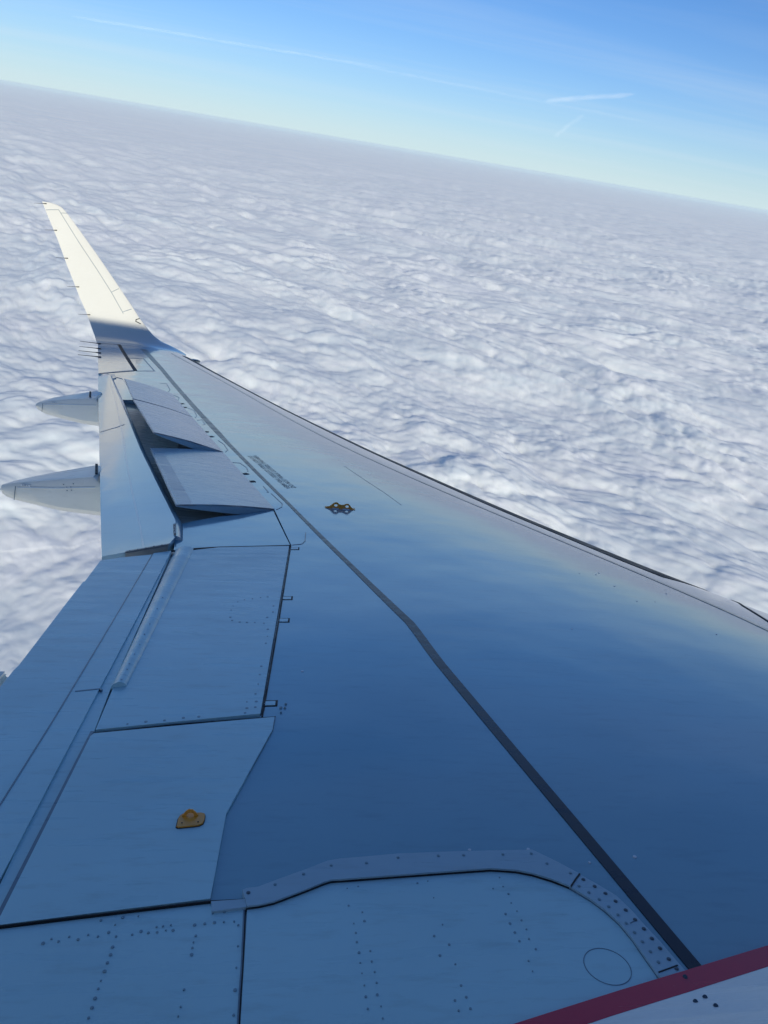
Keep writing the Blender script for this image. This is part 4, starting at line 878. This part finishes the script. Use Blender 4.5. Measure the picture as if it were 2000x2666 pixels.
clouds = put('cloud_deck', me, None, m, 'unbroken deck of white billowing stratocumulus reaching to the horizon', 'stuff')

# ------------------------------------------------------------------ thin high clouds
def sky_dir(u, v):
    d = cr * ((u - 829.5) / 1671.05) - cu * ((v - 1106) / 1671.05) + cf; return (M.to_3x3() @ d).normalized()
def trail(name, a, b, ra, dens, label, cat, seed, stretch=3.0, rough=.6):
    a, b = Vector(a), Vector(b); L = (b - a).length; n = 40; P = []
    for i in range(n + 1):
        t = i / n; e = max(.04, math.sin(math.pi * min(1, t * 1.02)) ** .45)
        P.append([((t - .5) * L, ra * e * math.cos(q), ra * e * math.sin(q)) for q in [2 * math.pi * j / 16 for j in range(16)]])
    V, F = grid_mesh(name, P, True); F.append(list(range(16))); F.append([n * 16 + i for i in range(16)])
    me = bpy.data.meshes.new(name); me.from_pydata(V, [], F); fix_normals(me)
    m = bpy.data.materials.new(name + '_ice'); m.use_nodes = True; n_ = m.node_tree.nodes; l_ = m.node_tree.links; n_.clear()
    o_ = n_.new('ShaderNodeOutputMaterial'); v_ = n_.new('ShaderNodeVolumePrincipled'); v_.inputs['Color'].default_value = (1, 1, 1, 1); v_.inputs['Anisotropy'].default_value = -.5
    tc_ = n_.new('ShaderNodeTexCoord'); sp = n_.new('ShaderNodeSeparateXYZ'); l_.new(tc_.outputs['Object'], sp.inputs[0])
    def mt(op, x, y=None, z=None):
        q = n_.new('ShaderNodeMath'); q.operation = op
        for k_, w_ in enumerate((x, y, z)):
            if w_ is None: continue
            if isinstance(w_, (int, float)): q.inputs[k_].default_value = w_
            else: l_.new(w_, q.inputs[k_])
        return q.outputs[0]
    rr_ = mt('SQRT', mt('ADD', mt('MULTIPLY', sp.outputs[1], sp.outputs[1]), mt('MULTIPLY', sp.outputs[2], sp.outputs[2])))
    fall = mt('SUBTRACT', 1.0, mt('DIVIDE', rr_, ra))
    mp_ = n_.new('ShaderNodeMapping'); mp_.inputs['Scale'].default_value = (1 / (ra * stretch), 1 / ra, 1 / ra); mp_.inputs['Location'].default_value = (seed, 0, 0); l_.new(tc_.outputs['Object'], mp_.inputs[0])
    nz = n_.new('ShaderNodeTexNoise'); nz.inputs['Scale'].default_value = 1.1; nz.inputs['Detail'].default_value = 4; nz.inputs['Roughness'].default_value = rough; l_.new(mp_.outputs[0], nz.inputs[0])
    dn = mt('MULTIPLY', mt('MAXIMUM', mt('SUBTRACT', mt('ADD', mt('MULTIPLY', fall, 1.0), nz.outputs[0]), .85), 0.0), dens)
    l_.new(dn, v_.inputs['Density']); l_.new(v_.outputs[0], o_.inputs['Volume'])
    o = put(name, me, None, m); mid = (a + b) / 2
    o.matrix_world = Matrix.Translation(mid) @ (b - a).to_track_quat('X', 'Z').to_matrix().to_4x4()
    o['label'] = label; o['category'] = cat
    return o
trail('cirrus_wisp', camw + sky_dir(1178, 218) * 30000, camw + sky_dir(1372, 203) * 31000, 150, .0028, 'short bright wisp of cloud high in the blue sky on the right', 'cloud', 3)
trail('cirrus_wisp', camw + sky_dir(1196, 296) * 30000, camw + sky_dir(1262, 246) * 30500, 170, .0010, 'faint slanting wisp of cloud just under the short bright one', 'cloud', 8, 2)
trail('contrail', camw + sky_dir(150, 34) * 44000, camw + sky_dir(850, 150) * 40000, 130, .0013, 'long thin spreading vapour trail across the upper left sky', 'contrail', 5, 8)
trail('contrail', camw + sky_dir(760, 138) * 52000, camw + sky_dir(1420, 268) * 47000, 150, .0007, 'fainter far part of a vapour trail in the middle of the sky', 'contrail', 12, 8)

# ------------------------------------------------------------------ haze between the aircraft and the horizon
if HAZE > 0:
    bm = bmesh.new(); bmesh.ops.create_cube(bm, size=1)
    bmesh.ops.transform(bm, matrix=Matrix.Translation((camw.x, camw.y, (40 - 1750) / 2)) @ Matrix.Diagonal((1210000, 1210000, 1790, 1)), verts=bm.verts)
    me = bpy.data.meshes.new('haze'); bm.to_mesh(me); bm.free()
    hm = bpy.data.materials.new('haze_air'); hm.use_nodes = True; hn = hm.node_tree.nodes; hl = hm.node_tree.links; hn.clear()
    out = hn.new('ShaderNodeOutputMaterial'); vs_ = hn.new('ShaderNodeVolumePrincipled'); vs_.inputs['Density'].default_value = HAZE
    vs_.inputs['Color'].default_value = HAZE_COL + (1,); vs_.inputs['Anisotropy'].default_value = 0.0
    hl.new(vs_.outputs[0], out.inputs['Volume'])
    put('haze', me, None, hm, 'thin pale haze over the cloud deck', 'stuff')

# ------------------------------------------------------------------ keep the tree at thing > part > sub-part
for o in list(wing.children):
    if o is skin_ob: continue
    o.parent = plane if len(o.children) else skin_ob
skin_ob.parent = plane; skin_ob.name = 'wing_panel'; bpy.data.objects.remove(wing)
skin_ob.name = 'wing'
